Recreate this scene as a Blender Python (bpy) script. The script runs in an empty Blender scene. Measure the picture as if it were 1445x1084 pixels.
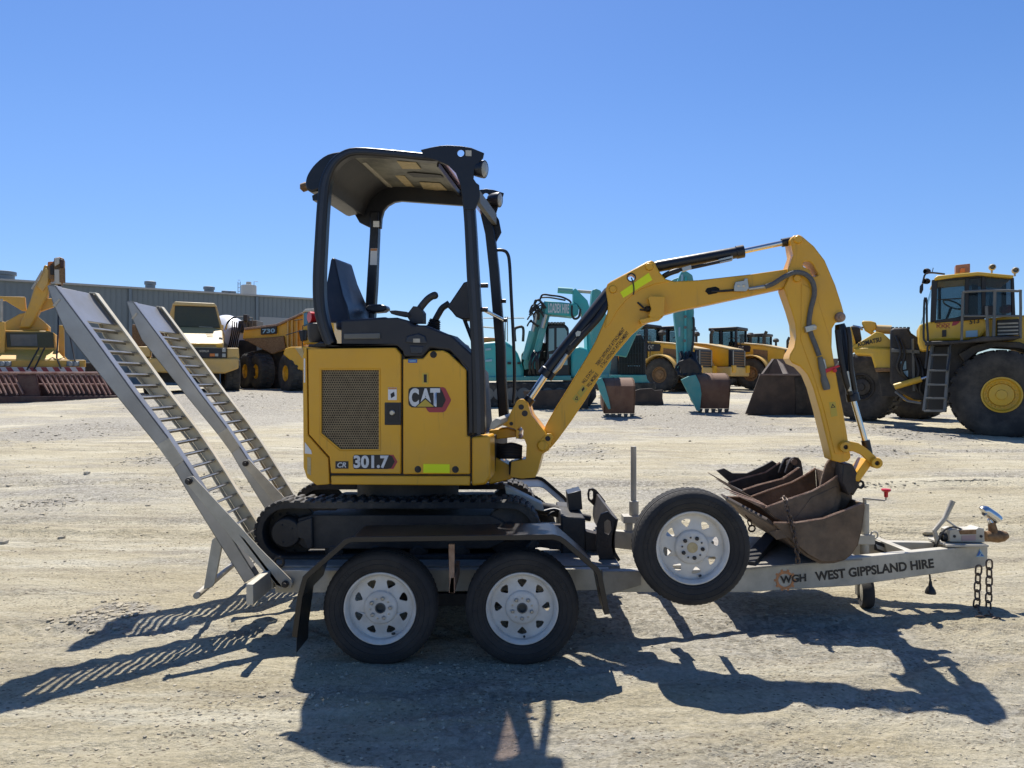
import bpy, bmesh, math, random
from mathutils import Vector, Matrix, noise
random.seed(7)
scn = bpy.context.scene
COL = scn.collection
F, CX, CY, H = 1040.0, 722.0, 537.0, 1.473
R = math.radians
V = Vector

# ------------------------------------------------------------------ materials
MATS = {}
def mat(name, col, rough=0.5, metal=0.0, col2=None, nscale=6.0, lo=0.4, hi=0.65, bump=0.0, bscale=60.0, coat=0.0, stretch=None, dust=0.0, detail=6.0, streak=0.0):
    if name in MATS: return MATS[name]
    m = bpy.data.materials.new(name); m.use_nodes = True
    nt = m.node_tree; N = nt.nodes; L = nt.links
    b = N['Principled BSDF']
    b.inputs['Roughness'].default_value = rough
    b.inputs['Metallic'].default_value = metal
    b.inputs['Base Color'].default_value = (*col, 1)
    if coat: b.inputs['Coat Weight'].default_value = coat; b.inputs['Coat Roughness'].default_value = 0.15
    geo = N.new('ShaderNodeNewGeometry')
    vec = geo.outputs['Position']
    if stretch:
        mp = N.new('ShaderNodeMapping'); mp.inputs['Scale'].default_value = stretch
        L.new(vec, mp.inputs['Vector']); vec = mp.outputs['Vector']
    out = None
    if col2:
        n = N.new('ShaderNodeTexNoise'); n.inputs['Scale'].default_value = nscale; n.inputs['Detail'].default_value = detail; n.inputs['Roughness'].default_value = 0.62
        L.new(vec, n.inputs['Vector'])
        r = N.new('ShaderNodeValToRGB'); r.color_ramp.elements[0].position = lo; r.color_ramp.elements[1].position = hi
        r.color_ramp.elements[0].color = (*col, 1); r.color_ramp.elements[1].color = (*col2, 1)
        L.new(n.outputs['Fac'], r.inputs['Fac']); out = r.outputs['Color']
        mr = N.new('ShaderNodeMapRange'); mr.inputs['To Min'].default_value = max(0.05, rough - 0.08); mr.inputs['To Max'].default_value = min(1, rough + 0.15)
        L.new(n.outputs['Fac'], mr.inputs['Value']); L.new(mr.outputs['Result'], b.inputs['Roughness'])
    if dust > 0:      # dust settles in blotches of its own shape
        n2 = N.new('ShaderNodeTexNoise'); n2.inputs['Scale'].default_value = 3.1; n2.inputs['Detail'].default_value = 9; n2.inputs['Roughness'].default_value = 0.7
        L.new(geo.outputs['Position'], n2.inputs['Vector'])
        mr2 = N.new('ShaderNodeMapRange'); mr2.inputs['From Min'].default_value = 0.42; mr2.inputs['From Max'].default_value = 0.75
        mr2.inputs['To Min'].default_value = 0.0; mr2.inputs['To Max'].default_value = dust
        L.new(n2.outputs['Fac'], mr2.inputs['Value'])
        mx = N.new('ShaderNodeMix'); mx.data_type = 'RGBA'
        mx.inputs['B'].default_value = (0.30, 0.26, 0.20, 1)
        if out is None: mx.inputs['A'].default_value = (*col, 1)
        else: L.new(out, mx.inputs['A'])
        L.new(mr2.outputs['Result'], mx.inputs['Factor']); out = mx.outputs['Result']
    if streak > 0:    # rubbed scratches and run marks
        for sc, a0, a1, c3 in (((26, 26, 2.2), 0.60, 0.78, (0.20, 0.12, 0.035)), ((5, 5, 40), 0.66, 0.74, (0.62, 0.48, 0.22))):
            mp3 = N.new('ShaderNodeMapping'); mp3.inputs['Scale'].default_value = sc; L.new(geo.outputs['Position'], mp3.inputs['Vector'])
            n3 = N.new('ShaderNodeTexNoise'); n3.inputs['Scale'].default_value = 1.0; n3.inputs['Detail'].default_value = 7; n3.inputs['Roughness'].default_value = 0.65; L.new(mp3.outputs['Vector'], n3.inputs['Vector'])
            m3 = N.new('ShaderNodeMapRange'); m3.inputs['From Min'].default_value = a0; m3.inputs['From Max'].default_value = a1; m3.inputs['To Max'].default_value = streak; L.new(n3.outputs['Fac'], m3.inputs['Value'])
            x3 = N.new('ShaderNodeMix'); x3.data_type = 'RGBA'; L.new(m3.outputs['Result'], x3.inputs['Factor']); x3.inputs['B'].default_value = (*c3, 1)
            if out is None: x3.inputs['A'].default_value = (*col, 1)
            else: L.new(out, x3.inputs['A'])
            out = x3.outputs['Result']
    if out is not None: L.new(out, b.inputs['Base Color'])
    if bump > 0:
        nb = N.new('ShaderNodeTexNoise'); nb.inputs['Scale'].default_value = bscale; nb.inputs['Detail'].default_value = 5
        L.new(vec, nb.inputs['Vector'])
        bp = N.new('ShaderNodeBump'); bp.inputs['Strength'].default_value = bump; bp.inputs['Distance'].default_value = 0.01
        L.new(nb.outputs['Fac'], bp.inputs['Height']); L.new(bp.outputs['Normal'], b.inputs['Normal'])
    MATS[name] = m
    return m

YEL   = mat('machine_yellow', (0.76, 0.395, 0.013), 0.36, 0, (0.70, 0.355, 0.013), 1.7, dust=0.13, bump=0.05, bscale=25, coat=0.12, streak=0.6)
YEL2  = mat('faded_yellow', (0.66, 0.42, 0.12), 0.5, 0, (0.58, 0.36, 0.10), 0.9, dust=0.35, streak=0.5)
CREAM = mat('sunlit_cream_yellow', (0.56, 0.41, 0.18), 0.45, 0, (0.50, 0.355, 0.14), 0.7, dust=0.25, streak=0.5)  # cream yellow for sunlit tops and faces, light painted into the colour
CRANEY= mat('crane_yellow', (0.68, 0.38, 0.05), 0.45, 0, (0.60, 0.33, 0.05), 0.8, dust=0.25, streak=0.5)
KOMY  = mat('loader_yellow', (0.70, 0.43, 0.03), 0.42, 0, (0.62, 0.37, 0.03), 0.8, dust=0.25, streak=0.5)
BLACK = mat('black_paint', (0.006, 0.0065, 0.010), 0.34, 0, (0.010, 0.0105, 0.015), 5, dust=0.03, bump=0.05, bscale=40)
PLAST = mat('dark_plastic', (0.016, 0.017, 0.022), 0.5, 0, (0.024, 0.025, 0.030), 4, dust=0.08, bump=0.12, bscale=300)
VINYL = mat('black_vinyl', (0.020, 0.024, 0.034), 0.32, 0, (0.028, 0.032, 0.044), 8, bump=0.15, bscale=160)
DARK  = mat('dark_steel', (0.013, 0.0125, 0.013), 0.6, 0, (0.032, 0.028, 0.025), 7, dust=0.16, bump=0.2, bscale=50)
RUBB  = mat('tyre_rubber', (0.020, 0.0195, 0.020), 0.8, 0, (0.032, 0.030, 0.029), 10, dust=0.10, bump=0.15, bscale=90)
BIGT  = mat('dusty_tyre_rubber', (0.026, 0.025, 0.024), 0.85, 0, (0.046, 0.043, 0.039), 1.4, dust=0.22, bump=0.3, bscale=18)
TRAK  = mat('track_rubber', (0.014, 0.0135, 0.014), 0.75, 0, (0.034, 0.031, 0.028), 9, dust=0.3, bump=0.3, bscale=70)
GALV  = mat('galvanised_steel', (0.52, 0.485, 0.40), 0.48, 0.1, (0.40, 0.37, 0.30), 7, dust=0.35, bump=0.1, bscale=80, streak=0.3)
WORNG = mat('worn_galvanised_bar', (0.33, 0.315, 0.28), 0.3, 0.45, (0.46, 0.44, 0.39), 9, dust=0.2)
TANAL = mat('bounce_lit_ramp_aluminium', (0.70, 0.64, 0.50), 0.6, 0.0, (0.56, 0.50, 0.37), 3.5, dust=0.2)  # lighter copy for the far ramp channel, bounced light painted in
MUDG  = mat('black_mudguard_paint', (0.006, 0.006, 0.008), 0.32, 0, (0.010, 0.010, 0.012), 6, bump=0.08, bscale=40, dust=0.02)
ALU   = mat('ramp_aluminium', (0.37, 0.37, 0.37), 0.34, 0.4, (0.27, 0.268, 0.26), 3.5, 0.35, 0.7, dust=0.22, bump=0.05, bscale=70)
WHITE = mat('white_rim_paint', (0.70, 0.68, 0.63), 0.42, 0, (0.57, 0.545, 0.495), 9, dust=0.2)
CHROME= mat('chrome', (0.60, 0.595, 0.58), 0.2, 1.0)
RUST  = mat('rusty_bucket_steel', (0.090, 0.060, 0.036), 0.68, 0.1, (0.215, 0.142, 0.085), 7, 0.36, 0.66, bump=0.4, bscale=55, dust=0.2)
RUSTE = mat('rusty_highlight_edge', (0.36, 0.24, 0.165), 0.55, 0.2, (0.22, 0.125, 0.08), 18, bump=0.3, bscale=60)  # pale rust for worn edges, sunlit highlight painted into the colour
RUSTD = mat('dark_worn_steel', (0.020, 0.017, 0.016), 0.55, 0.2, (0.055, 0.040, 0.032), 8, 0.4, 0.75, bump=0.35, bscale=60, dust=0.14)
RUSTR = mat('red_brown_rust', (0.13, 0.062, 0.036), 0.75, 0, (0.20, 0.115, 0.07), 3, 0.35, 0.7, bump=0.3, bscale=10)
BLADE = mat('dark_blade_steel', (0.045, 0.031, 0.024), 0.7, 0, (0.10, 0.068, 0.048), 1.6, bump=0.3, bscale=8)
CHAIN = mat('rusty_chain_steel', (0.10, 0.072, 0.055), 0.55, 0.4, (0.17, 0.12, 0.085), 30)
TEAL  = mat('teal_paint', (0.03, 0.34, 0.34), 0.42, 0, (0.045, 0.40, 0.39), 0.9, dust=0.2)
TEALD = mat('worn_teal_paint', (0.04, 0.28, 0.275), 0.5, 0, (0.09, 0.33, 0.31), 1.6, dust=0.3)
TEALL = mat('pale_teal_paint', (0.16, 0.42, 0.38), 0.45)
LIME  = mat('hi_vis_yellow', (0.80, 0.90, 0.0), 0.45)
WHT   = mat('white_sticker', (0.75, 0.75, 0.73), 0.5)
SILV  = mat('letter_silver', (0.66, 0.68, 0.69), 0.4, 0, (0.56, 0.58, 0.59), 30)
INK   = mat('black_ink', (0.014, 0.013, 0.013), 0.5)
REDD  = mat('decal_red', (0.34, 0.035, 0.05), 0.4)
REDP  = mat('bright_red_plastic', (0.55, 0.01, 0.02), 0.35)
CREMS = mat('cream_sticker', (0.55, 0.44, 0.24), 0.6, 0, (0.45, 0.35, 0.18), 40)
YSTK  = mat('yellow_sticker', (0.62, 0.42, 0.05), 0.5)
YHAZ  = mat('hazard_sticker', (0.52, 0.38, 0.05), 0.5)
BLUES = mat('blue_sticker', (0.02, 0.12, 0.42), 0.5)
LBLUE = mat('sticker_and_daylight_blue', (0.25, 0.42, 0.52), 0.5)
ORNG  = mat('orange_ink', (0.58, 0.24, 0.09), 0.6, 0, (0.46, 0.22, 0.10), 40)
AMBER = mat('amber_lens', (0.55, 0.16, 0.02), 0.3)
LINER = mat('canopy_liner', (0.20, 0.195, 0.155), 0.45, 0, (0.08, 0.08, 0.066), 5, 0.42, 0.6, dust=0.2)
GRILT = mat('perforated_grille', (0.26, 0.20, 0.115), 0.5, 0.3, (0.20, 0.15, 0.085), 20)
HOLE  = mat('hole_dark', (0.006, 0.006, 0.006), 0.9)  # near black painted where openings would lie in shade
HOSE  = mat('grey_hose_sleeve', (0.10, 0.10, 0.10), 0.8, 0, (0.14, 0.14, 0.135), 60, bump=0.4, bscale=220)
BHOSE = mat('black_hose', (0.012, 0.012, 0.013), 0.5)
BRASS = mat('zinc_fitting', (0.45, 0.43, 0.38), 0.35, 0.8)
RUSTB = mat('rusty_coupling', (0.27, 0.16, 0.075), 0.6, 0.3, (0.16, 0.085, 0.035), 25, bump=0.3, bscale=90)
CHECK = mat('checker_plate', (0.30, 0.285, 0.25), 0.5, 0.3, (0.22, 0.20, 0.17), 6, dust=0.4, bump=0.4, bscale=45)
WALLG = mat('grey_blue_cladding', (0.150, 0.178, 0.190), 0.6, 0, (0.17, 0.196, 0.205), 0.25)
WALLT = mat('pale_roof_trim', (0.36, 0.35, 0.33), 0.5)
ROLLR = mat('roller_door_slats', (0.30, 0.31, 0.31), 0.6)
CONC  = mat('cream_tank', (0.50, 0.47, 0.40), 0.7)
VENT  = mat('vent_metal', (0.16, 0.19, 0.21), 0.5, 0.3)
WTANK = mat('white_drum_paint', (0.66, 0.67, 0.70), 0.35, 0, (0.58, 0.59, 0.61), 0.6)
GREYM = mat('grey_machinery', (0.09, 0.10, 0.10), 0.6, 0, (0.14, 0.14, 0.13), 1.2, dust=0.3)
RAKE  = mat('dark_red_steel', (0.065, 0.019, 0.016), 0.6, 0, (0.05, 0.022, 0.018), 2.2, dust=0.18)
RAKEL = mat('worn_rake_bar', (0.30, 0.185, 0.15), 0.55, 0, (0.17, 0.07, 0.055), 4)
STRR  = mat('barrier_red', (0.27, 0.04, 0.04), 0.5)
STRW  = mat('barrier_white', (0.55, 0.52, 0.50), 0.5)
LENS  = mat('lamp_lens', (0.34, 0.34, 0.31), 0.12)
def glass(name, tint, fac):
    m = bpy.data.materials.new(name); m.use_nodes = True
    nt = m.node_tree; nt.nodes.remove(nt.nodes['Principled BSDF'])
    o = nt.nodes['Material Output']
    t = nt.nodes.new('ShaderNodeBsdfTransparent'); t.inputs[0].default_value = (*tint, 1)
    g = nt.nodes.new('ShaderNodeBsdfPrincipled'); g.inputs['Base Color'].default_value = (0.02, 0.03, 0.035, 1); g.inputs['Roughness'].default_value = 0.06
    x = nt.nodes.new('ShaderNodeMixShader'); x.inputs[0].default_value = fac
    nt.links.new(t.outputs[0], x.inputs[1]); nt.links.new(g.outputs[0], x.inputs[2]); nt.links.new(x.outputs[0], o.inputs[0])
    return m
GLASS = glass('cab_glass', (0.72, 0.80, 0.82), 0.28)
GLASSD= glass('dark_cab_glass', (0.5, 0.57, 0.62), 0.5)
def tinted(name, tint):
    m = bpy.data.materials.new(name); m.use_nodes = True
    nt = m.node_tree; b = nt.nodes['Principled BSDF']; b.inputs['Base Color'].default_value = (0.42, 0.32, 0.33, 1); b.inputs['Roughness'].default_value = 0.5
    o = nt.nodes['Material Output']
    t = nt.nodes.new('ShaderNodeBsdfTransparent'); t.inputs[0].default_value = (*tint, 1)
    tl = nt.nodes.new('ShaderNodeBsdfTranslucent'); tl.inputs[0].default_value = (0.5, 0.36, 0.36, 1)
    a = nt.nodes.new('ShaderNodeMixShader'); a.inputs[0].default_value = 0.5
    nt.links.new(b.outputs[0], a.inputs[1]); nt.links.new(tl.outputs[0], a.inputs[2])
    x = nt.nodes.new('ShaderNodeMixShader'); x.inputs[0].default_value = 0.25
    nt.links.new(t.outputs[0], x.inputs[1]); nt.links.new(a.outputs[0], x.inputs[2]); nt.links.new(x.outputs[0], o.inputs[0])
    return m
PINK = tinted('tinted_skylight', (0.88, 0.80, 0.78))

# ------------------------------------------------------------------ geometry helpers
class PL:
    """A real vertical plane in the yard: through depth D0 at photo column px0, turned by yaw."""
    def __init__(s, D0, px0=722, yaw=0.0):
        s.x0 = (px0 - CX) / F * D0; s.D0 = D0
        a = R(yaw); s.n = V((math.sin(a), math.cos(a), 0)); s.u = V((math.cos(a), -math.sin(a), 0))
    def pt(s, px, py, off=0.0):
        k = (px - CX) / F; qx = s.x0 + s.n.x * off; qy = s.D0 + s.n.y * off
        D = (qx * s.n.x + qy * s.n.y) / (k * s.n.x + s.n.y)
        return V((k * D, D, H - (py - CY) / F * D))
    def pts(s, L, off=0.0): return [s.pt(a, b, off) for a, b in L]
def W(px, py, D): return V(((px - CX) / F * D, D, H - (py - CY) / F * D))

def rootof(o):
    while o.parent: o = o.parent
    return o
class MB:
    def __init__(s): s.bm = bmesh.new(); s.mi = 0
    def face(s, vs):
        try:
            f = s.bm.faces.new(vs); f.material_index = s.mi; return f
        except ValueError: return None
    def prism(s, pts, vec, holes=()):
        bm = s.bm; vec = V(vec)
        loops = [list(pts)] + [list(h) for h in holes]
        fr = [[bm.verts.new(p) for p in l] for l in loops]
        bk = [[bm.verts.new(p + vec) for p in l] for l in loops]
        if len(loops) == 1:
            s.face(fr[0]); s.face(bk[0][::-1])
        else:
            for grp in (fr, bk):
                es = []
                for l in grp:
                    for i in range(len(l)): es.append(bm.edges.new((l[i], l[(i+1) % len(l)])))
                r = bmesh.ops.triangle_fill(bm, use_beauty=True, use_dissolve=False, edges=es)
                for g in r['geom']:
                    if isinstance(g, bmesh.types.BMFace): g.material_index = s.mi
        for a, b in zip(fr, bk):
            n = len(a)
            for i in range(n): s.face((a[i], a[(i+1) % n], b[(i+1) % n], b[i]))
        return s
    def plate(s, pl, L, off, th, holes=()):
        return s.prism(pl.pts(L, off), pl.n * th, [pl.pts(h, off) for h in holes])
    def box(s, a, b, m=None):
        x0, y0, z0 = a; x1, y1, z1 = b
        P = [V((x0, y0, z0)), V((x1, y0, z0)), V((x1, y0, z1)), V((x0, y0, z1))]
        Q = V((0, y1 - y0, 0))
        if m: 
            P2 = [m @ p for p in P]; Q2 = (m.to_3x3() @ Q); return s.prism(P2, Q2)
        return s.prism(P, Q)
    def beam(s, p0, p1, w, h, up=V((0, 0, 1))):
        p0 = V(p0); p1 = V(p1); d = (p1 - p0).normalized(); r = d.cross(up)
        if r.length < 1e-4: r = d.cross(V((1, 0, 0)))
        r.normalize(); uu = r.cross(d).normalized()
        P = [p0 + r*w/2*a + uu*h/2*b for a, b in ((-1, -1), (1, -1), (1, 1), (-1, 1))]
        return s.prism(P, p1 - p0)
    def tube(s, path, r, seg=10, cap=True, closed=False):
        bm = s.bm; path = [V(p) for p in path]; n = len(path)
        rr = r if isinstance(r, (list, tuple)) else [r] * n
        rings = []; ref = None
        for i in range(n):
            if closed: d = path[(i+1) % n] - path[i-1]
            else: d = path[min(i+1, n-1)] - path[max(i-1, 0)]
            d.normalize()
            if ref is None:
                ref = d.orthogonal().normalized()
            ref = (ref - d * ref.dot(d))
            if ref.length < 1e-5: ref = d.orthogonal()
            ref.normalize(); q = d.cross(ref)
            rings.append([bm.verts.new(path[i] + (ref * math.cos(t) + q * math.sin(t)) * rr[i]) for t in [2*math.pi*k/seg for k in range(seg)]])
        m = n if closed else n - 1
        for i in range(m):
            a = rings[i]; b = rings[(i+1) % n]
            for k in range(seg): s.face((a[k], a[(k+1) % seg], b[(k+1) % seg], b[k]))
        if cap and not closed: s.face(rings[0][::-1]); s.face(rings[-1])
        return s
    def cyl(s, p0, p1, r, seg=20, r2=None): return s.tube([p0, p1], [r, r if r2 is None else r2], seg)
    def lathe(s, prof, org, axis, seg=40, cap=False):
        """prof: list of (radius, distance along axis)"""
        bm = s.bm; a = V(axis).normalized(); org = V(org); x = a.orthogonal().normalized(); y = a.cross(x)
        rings = []
        for r, t in prof:
            c = org + a * t
            if r < 1e-6: rings.append([bm.verts.new(c)])
            else: rings.append([bm.verts.new(c + (x*math.cos(q) + y*math.sin(q)) * r) for q in [2*math.pi*k/seg for k in range(seg)]])
        for A, B in zip(rings, rings[1:]):
            for k in range(seg):
                k2 = (k+1) % seg
                if len(A) == 1 and len(B) == 1: continue
                if len(A) == 1: s.face((A[0], B[k2], B[k]))
                elif len(B) == 1: s.face((A[k], A[k2], B[0]))
                else: s.face((A[k], A[k2], B[k2], B[k]))
        return s
    def sweep(s, path, n, a, b):
        """rectangular section along a planar path; a: half size in plane (float/list), b: half size along n"""
        n = V(n); N = len(path); A = a if isinstance(a, (list, tuple)) else [a]*N; rings = []
        for i in range(N):
            d0 = (path[i] - path[i-1]).normalized() if i else None
            d1 = (path[i+1] - path[i]).normalized() if i < N-1 else None
            d = ((d0 or d1) + (d1 or d0)).normalized(); q = n.cross(d).normalized()
            cs = 1.0
            if d0 and d1: cs = max(0.5, d.dot(d1))
            rings.append([s.bm.verts.new(path[i] + q*A[i]/cs*i1 + n*b*i2) for i1, i2 in ((-1, -1), (1, -1), (1, 1), (-1, 1))])
        for p, q in zip(rings, rings[1:]):
            for k in range(4): s.face((p[k], p[(k+1) % 4], q[(k+1) % 4], q[k]))
        s.face(rings[0][::-1]); s.face(rings[-1]); return s
    def band(s, path, th, vec, closed=False):
        """sheet following a planar path, th thick in the plane (to its left), extruded by vec"""
        n = V(vec).normalized(); N = len(path); off = []
        for i in range(N):
            if closed: d0 = (path[i]-path[i-1]).normalized(); d1 = (path[(i+1) % N]-path[i]).normalized()
            else:
                d0 = (path[i]-path[i-1]).normalized() if i else (path[1]-path[0]).normalized()
                d1 = (path[i+1]-path[i]).normalized() if i < N-1 else d0
            d = (d0+d1).normalized(); q = n.cross(d); off.append(path[i] + q*th/max(0.5, d.dot(d1)))
        if closed: return s.prism(path, vec, [off])
        bm = s.bm; vec = V(vec)
        r = [[bm.verts.new(p), bm.verts.new(o), bm.verts.new(o+vec), bm.verts.new(p+vec)] for p, o in zip(path, off)]
        for A, B in zip(r, r[1:]):
            for k in range(4): s.face((A[k], A[(k+1) % 4], B[(k+1) % 4], B[k]))
        s.face(r[0][::-1]); s.face(r[-1]); return s
    def bump_torus(s, c, R0, r, axis, seg=18, sub=8):
        a = V(axis).normalized(); x = a.orthogonal().normalized(); y = a.cross(x)
        return s.tube([V(c) + (x*math.cos(t)+y*math.sin(t))*R0 for t in [2*math.pi*k/seg for k in range(seg)]], r, sub, closed=True)
    def build(s, name, m, parent=None, bevel=0.0, sharp=38, seg=2, label=None):
        bm = s.bm
        bmesh.ops.recalc_face_normals(bm, faces=bm.faces[:])
        me = bpy.data.meshes.new(name)
        if parent is not None:
            L = rootof(parent).location
            if L.length > 0: bmesh.ops.translate(bm, verts=bm.verts[:], vec=-L)
        bm.to_mesh(me); bm.free()
        for mm in (m if isinstance(m, (list, tuple)) else [m]): me.materials.append(mm)
        for p in me.polygons: p.use_smooth = True
        me.set_sharp_from_angle(angle=R(sharp))
        o = bpy.data.objects.new(name, me); COL.objects.link(o)
        if parent is not None: o.parent = parent
        if bevel > 0:
            md = o.modifiers.new('edge', 'BEVEL'); md.width = bevel; md.segments = seg; md.limit_method = 'ANGLE'; md.angle_limit = R(40); md.harden_normals = False
        if label: o['label'] = label
        return o
def thing(name, label, cat, loc=(0, 0, 0), group=None):
    o = bpy.data.objects.new(name, None); COL.objects.link(o); o.location = loc; o.empty_display_size = 0.1
    o['label'] = label; o['category'] = cat
    if group: o['group'] = group
    return o
def tag(o, label, cat, group=None):
    o['label'] = label; o['category'] = cat
    if group: o['group'] = group
    return o
def copy_tree(o, parent=None):
    c = o.copy(); COL.objects.link(c)
    if parent is not None: c.parent = parent
    for ch in list(o.children): copy_tree(ch, c)
    return c
def smooth(P, n=6, closed=False):
    P = [V(p) for p in P]; out = []; N = len(P)
    rng = range(N if closed else N-1)
    for i in rng:
        p0 = P[i-1] if (i or closed) else P[0]; p1 = P[i]; p2 = P[(i+1) % N]; p3 = P[(i+2) % N] if (closed or i+2 < N) else P[-1]
        for k in range(n):
            t = k/n
            out.append(0.5*((2*p1)+(p2-p0)*t+(2*p0-5*p1+4*p2-p3)*t*t+(3*p1-p0-3*p2+p3)*t**3))
    if not closed: out.append(P[-1])
    return out
def circ(cx, cy, r, n=16, a0=0.0): return [(cx + r*math.cos(2*math.pi*k/n + a0), cy + r*math.sin(2*math.pi*k/n + a0)) for k in range(n)]
def text(body, pl, bl, br, tl, m, parent, off=-0.004, bold=0.0, shear=0.0, name='lettering', vmap=None):
    """lettering laid flat on a real plane; bl, br, tl are its corners on that surface"""
    cu = bpy.data.curves.new('type', 'FONT'); cu.body = body; cu.offset = bold; cu.shear = shear; cu.resolution_u = 4
    ob = bpy.data.objects.new('type', cu); COL.objects.link(ob)
    dg = bpy.context.evaluated_depsgraph_get()
    me = bpy.data.meshes.new_from_object(ob.evaluated_get(dg)); bpy.data.objects.remove(ob); bpy.data.curves.remove(cu)
    xs = [v.co.x for v in me.vertices]; ys = [v.co.y for v in me.vertices]
    x0, x1, y0, y1 = min(xs), max(xs), min(ys), max(ys); me.name = name
    Lc = rootof(parent).location
    for v in me.vertices:
        u = (v.co.x-x0)/(x1-x0); w = (v.co.y-y0)/(y1-y0)
        if vmap: v.co = vmap(u, w) - Lc; continue
        px = bl[0] + u*(br[0]-bl[0]) + w*(tl[0]-bl[0]); py = bl[1] + u*(br[1]-bl[1]) + w*(tl[1]-bl[1])
        v.co = pl.pt(px, py, off) - Lc
    me.materials.clear(); me.materials.append(m)
    o = bpy.data.objects.new(name, me); COL.objects.link(o); o.parent = parent
    return o
def ray(px, py, p0, n):
    d = V(((px-CX)/F, 1, -(py-CY)/F)); o = V((0, 0, H)); t = (V(p0)-o).dot(n)/d.dot(n); return o + d*t

# ------------------------------------------------------------------ ground height
def sstep(a, b, x):
    t = min(1, max(0, (x-a)/(b-a))); return t*t*(3-2*t)
def gbase(x, y):
    yy = min(y, 46.0) if y < 60 else 46.0
    z = 0.025*max(0.0, yy-3.9)*sstep(5.9, 10, y)
    z += 0.34*math.exp(-((x+11.5)/5.5)**2)*sstep(20, 27, y)*(1-sstep(40, 60, y))
    return z
# ================================================================== THE MINI EXCAVATOR ON THE TRAILER
YAW = 7.0
HP = PL(4.36, 560, YAW)                 # near side face of the house
TP = PL(4.355)                          # near face of the near track (square to the trailer)
ex = thing('mini_excavator', 'yellow and black mini excavator with open canopy, chained down on the trailer', 'mini excavator', (-0.68, 4.85, 0.41))
BACK = HP.n
def hp(px, py, o=0.0): return HP.pt(px, py, o)

# --- tracks
def track_loop(rad_in, n=14):
    P = []
    for k in range(n+1): t = math.pi/2 + math.pi*k/n; P.append((404 + (46-rad_in)*math.cos(t), 752 - (46-rad_in)*math.sin(t)))
    for k in range(n+1): t = -math.pi/2 + math.pi*k/n; P.append((719 + (45-rad_in)*math.cos(t), 751 - (45-rad_in)*math.sin(t)))
    return P
tr = None
m = MB(); out = track_loop(3); inn = track_loop(12)
m.plate(TP, out, 0, 0.23, [inn])
pts = TP.pts(track_loop(3)); per = []
for i in range(len(pts)):
    a, b = pts[i], pts[(i+1) % len(pts)]; d = (b-a).length; k = max(1, round(d/0.062)) if d > 0.2 else 1
    for j in range(k): per.append((a.lerp(b, j/k), (b-a).normalized()))
for p, d in per:
    q = V((d.z, 0, -d.x)); c = p
    if (c - V((TP.pt(562, 752).x, c.y, TP.pt(562, 752).z))).dot(q) < 0: q = -q
    A = [c - d*0.02 - q*0.002, c + d*0.02 - q*0.002, c + d*0.013 + q*0.012, c - d*0.013 + q*0.012]
    m.prism([x + V((0, -0.004, 0)) for x in A], V((0, 0.11, 0))); m.prism([x + V((0, 0.128, 0)) + d*0.03 for x in A], V((0, 0.106, 0)))
tr = m.build('crawler_track', TRAK, ex, 0.003)
m = MB()
m.plate(TP, [(420, 732), (440, 727), (690, 727), (712, 737), (712, 765), (690, 775), (430, 775), (418, 765)], 0.035, 0.16)
m.plate(TP, [(431, 733), (440, 730), (441, 773), (434, 776), (428, 762), (419, 758), (419, 738)], 0.004, 0.05)
m.build('track_frame', DARK, tr, 0.006)
m = MB(); m.lathe([(0, -0.012), (0.082, -0.012), (0.09, 0.0), (0.09, 0.1), (0.165, 0.1), (0.165, 0.13), (0, 0.13)], TP.pt(404, 752, 0.022), (0, 1, 0), 36)
for k in range(16):
    t = 2*math.pi*k/16; m.cyl(TP.pt(404+27*math.cos(t), 752+27*math.sin(t), 0.118), TP.pt(404+27*math.cos(t), 752+27*math.sin(t), 0.10), 0.008, 6)
for sx, sy in ((398, 741), (412, 746), (399, 765)): m.cyl(TP.pt(sx, sy, 0.006), TP.pt(sx, sy, 0.02), 0.007, 6)
m.build('drive_sprocket', DARK, tr, 0.004)
m = MB(); m.lathe([(0, 0.0), (0.05, 0.0), (0.06, 0.02), (0.15, 0.03), (0.15, 0.16), (0, 0.16)], TP.pt(719, 751, 0.03), (0, 1, 0), 32)
m.build('idler_wheel', DARK, tr, 0.004)
for px in (470, 530, 590, 650):
    MB().lathe([(0, 0), (0.03, 0), (0.055, 0.02), (0.055, 0.12), (0, 0.12)], TP.pt(px, 779, 0.03), (0, 1, 0), 20).build('track_roller', DARK, tr)
tf = copy_tree(tr, ex); tf.location.y += 0.76

# --- undercarriage centre, slew ring, blade
m = MB(); m.plate(TP, [(470, 722), (700, 722), (722, 745), (722, 780), (470, 780)], 0.225, 0.54)
m.cyl(V((hp(560, 690).x, 4.85, 0.72)), V((hp(560, 690).x, 4.85, 0.86)), 0.33, 40)
m.build('undercarriage', DARK, ex, 0.01)
bl = MB().band(TP.pts([(868, 732), (866, 742), (863, 756), (862, 770), (865, 782), (872, 793)]), -0.02, (0, 0.99, 0)).build('dozer_blade', RUSTD, ex, 0.004)
m = MB(); m.plate(TP, [(848, 726), (858, 722), (870, 733), (868, 750), (868, 790), (846, 790), (841, 770), (843, 740)], 0.0, 0.025, [[(853, 737), (857, 733), (862, 736), (863, 748), (859, 755), (853, 752)]])
m.build('blade_end_plate', RUSTD, bl, 0.003)
m = MB(); P2 = PL(5.32); m.plate(P2, [(829, 697), (831, 690), (837, 689), (842, 692), (855, 708), (848, 720), (838, 714), (830, 706)], 0, 0.025, [[(832, 694), (834, 692), (837, 694), (837, 704), (834, 706), (832, 703)]])
m.build('lifting_lug', RUSTD, bl, 0.003)
for o in (0.17, 0.70):
    m = MB(); m.plate(TP, [(758, 745), (800, 742), (835, 752), (862, 758), (862, 778), (800, 778), (758, 772)], o, 0.09); m.build('blade_arm', RUSTD, ex, 0.006)
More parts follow.
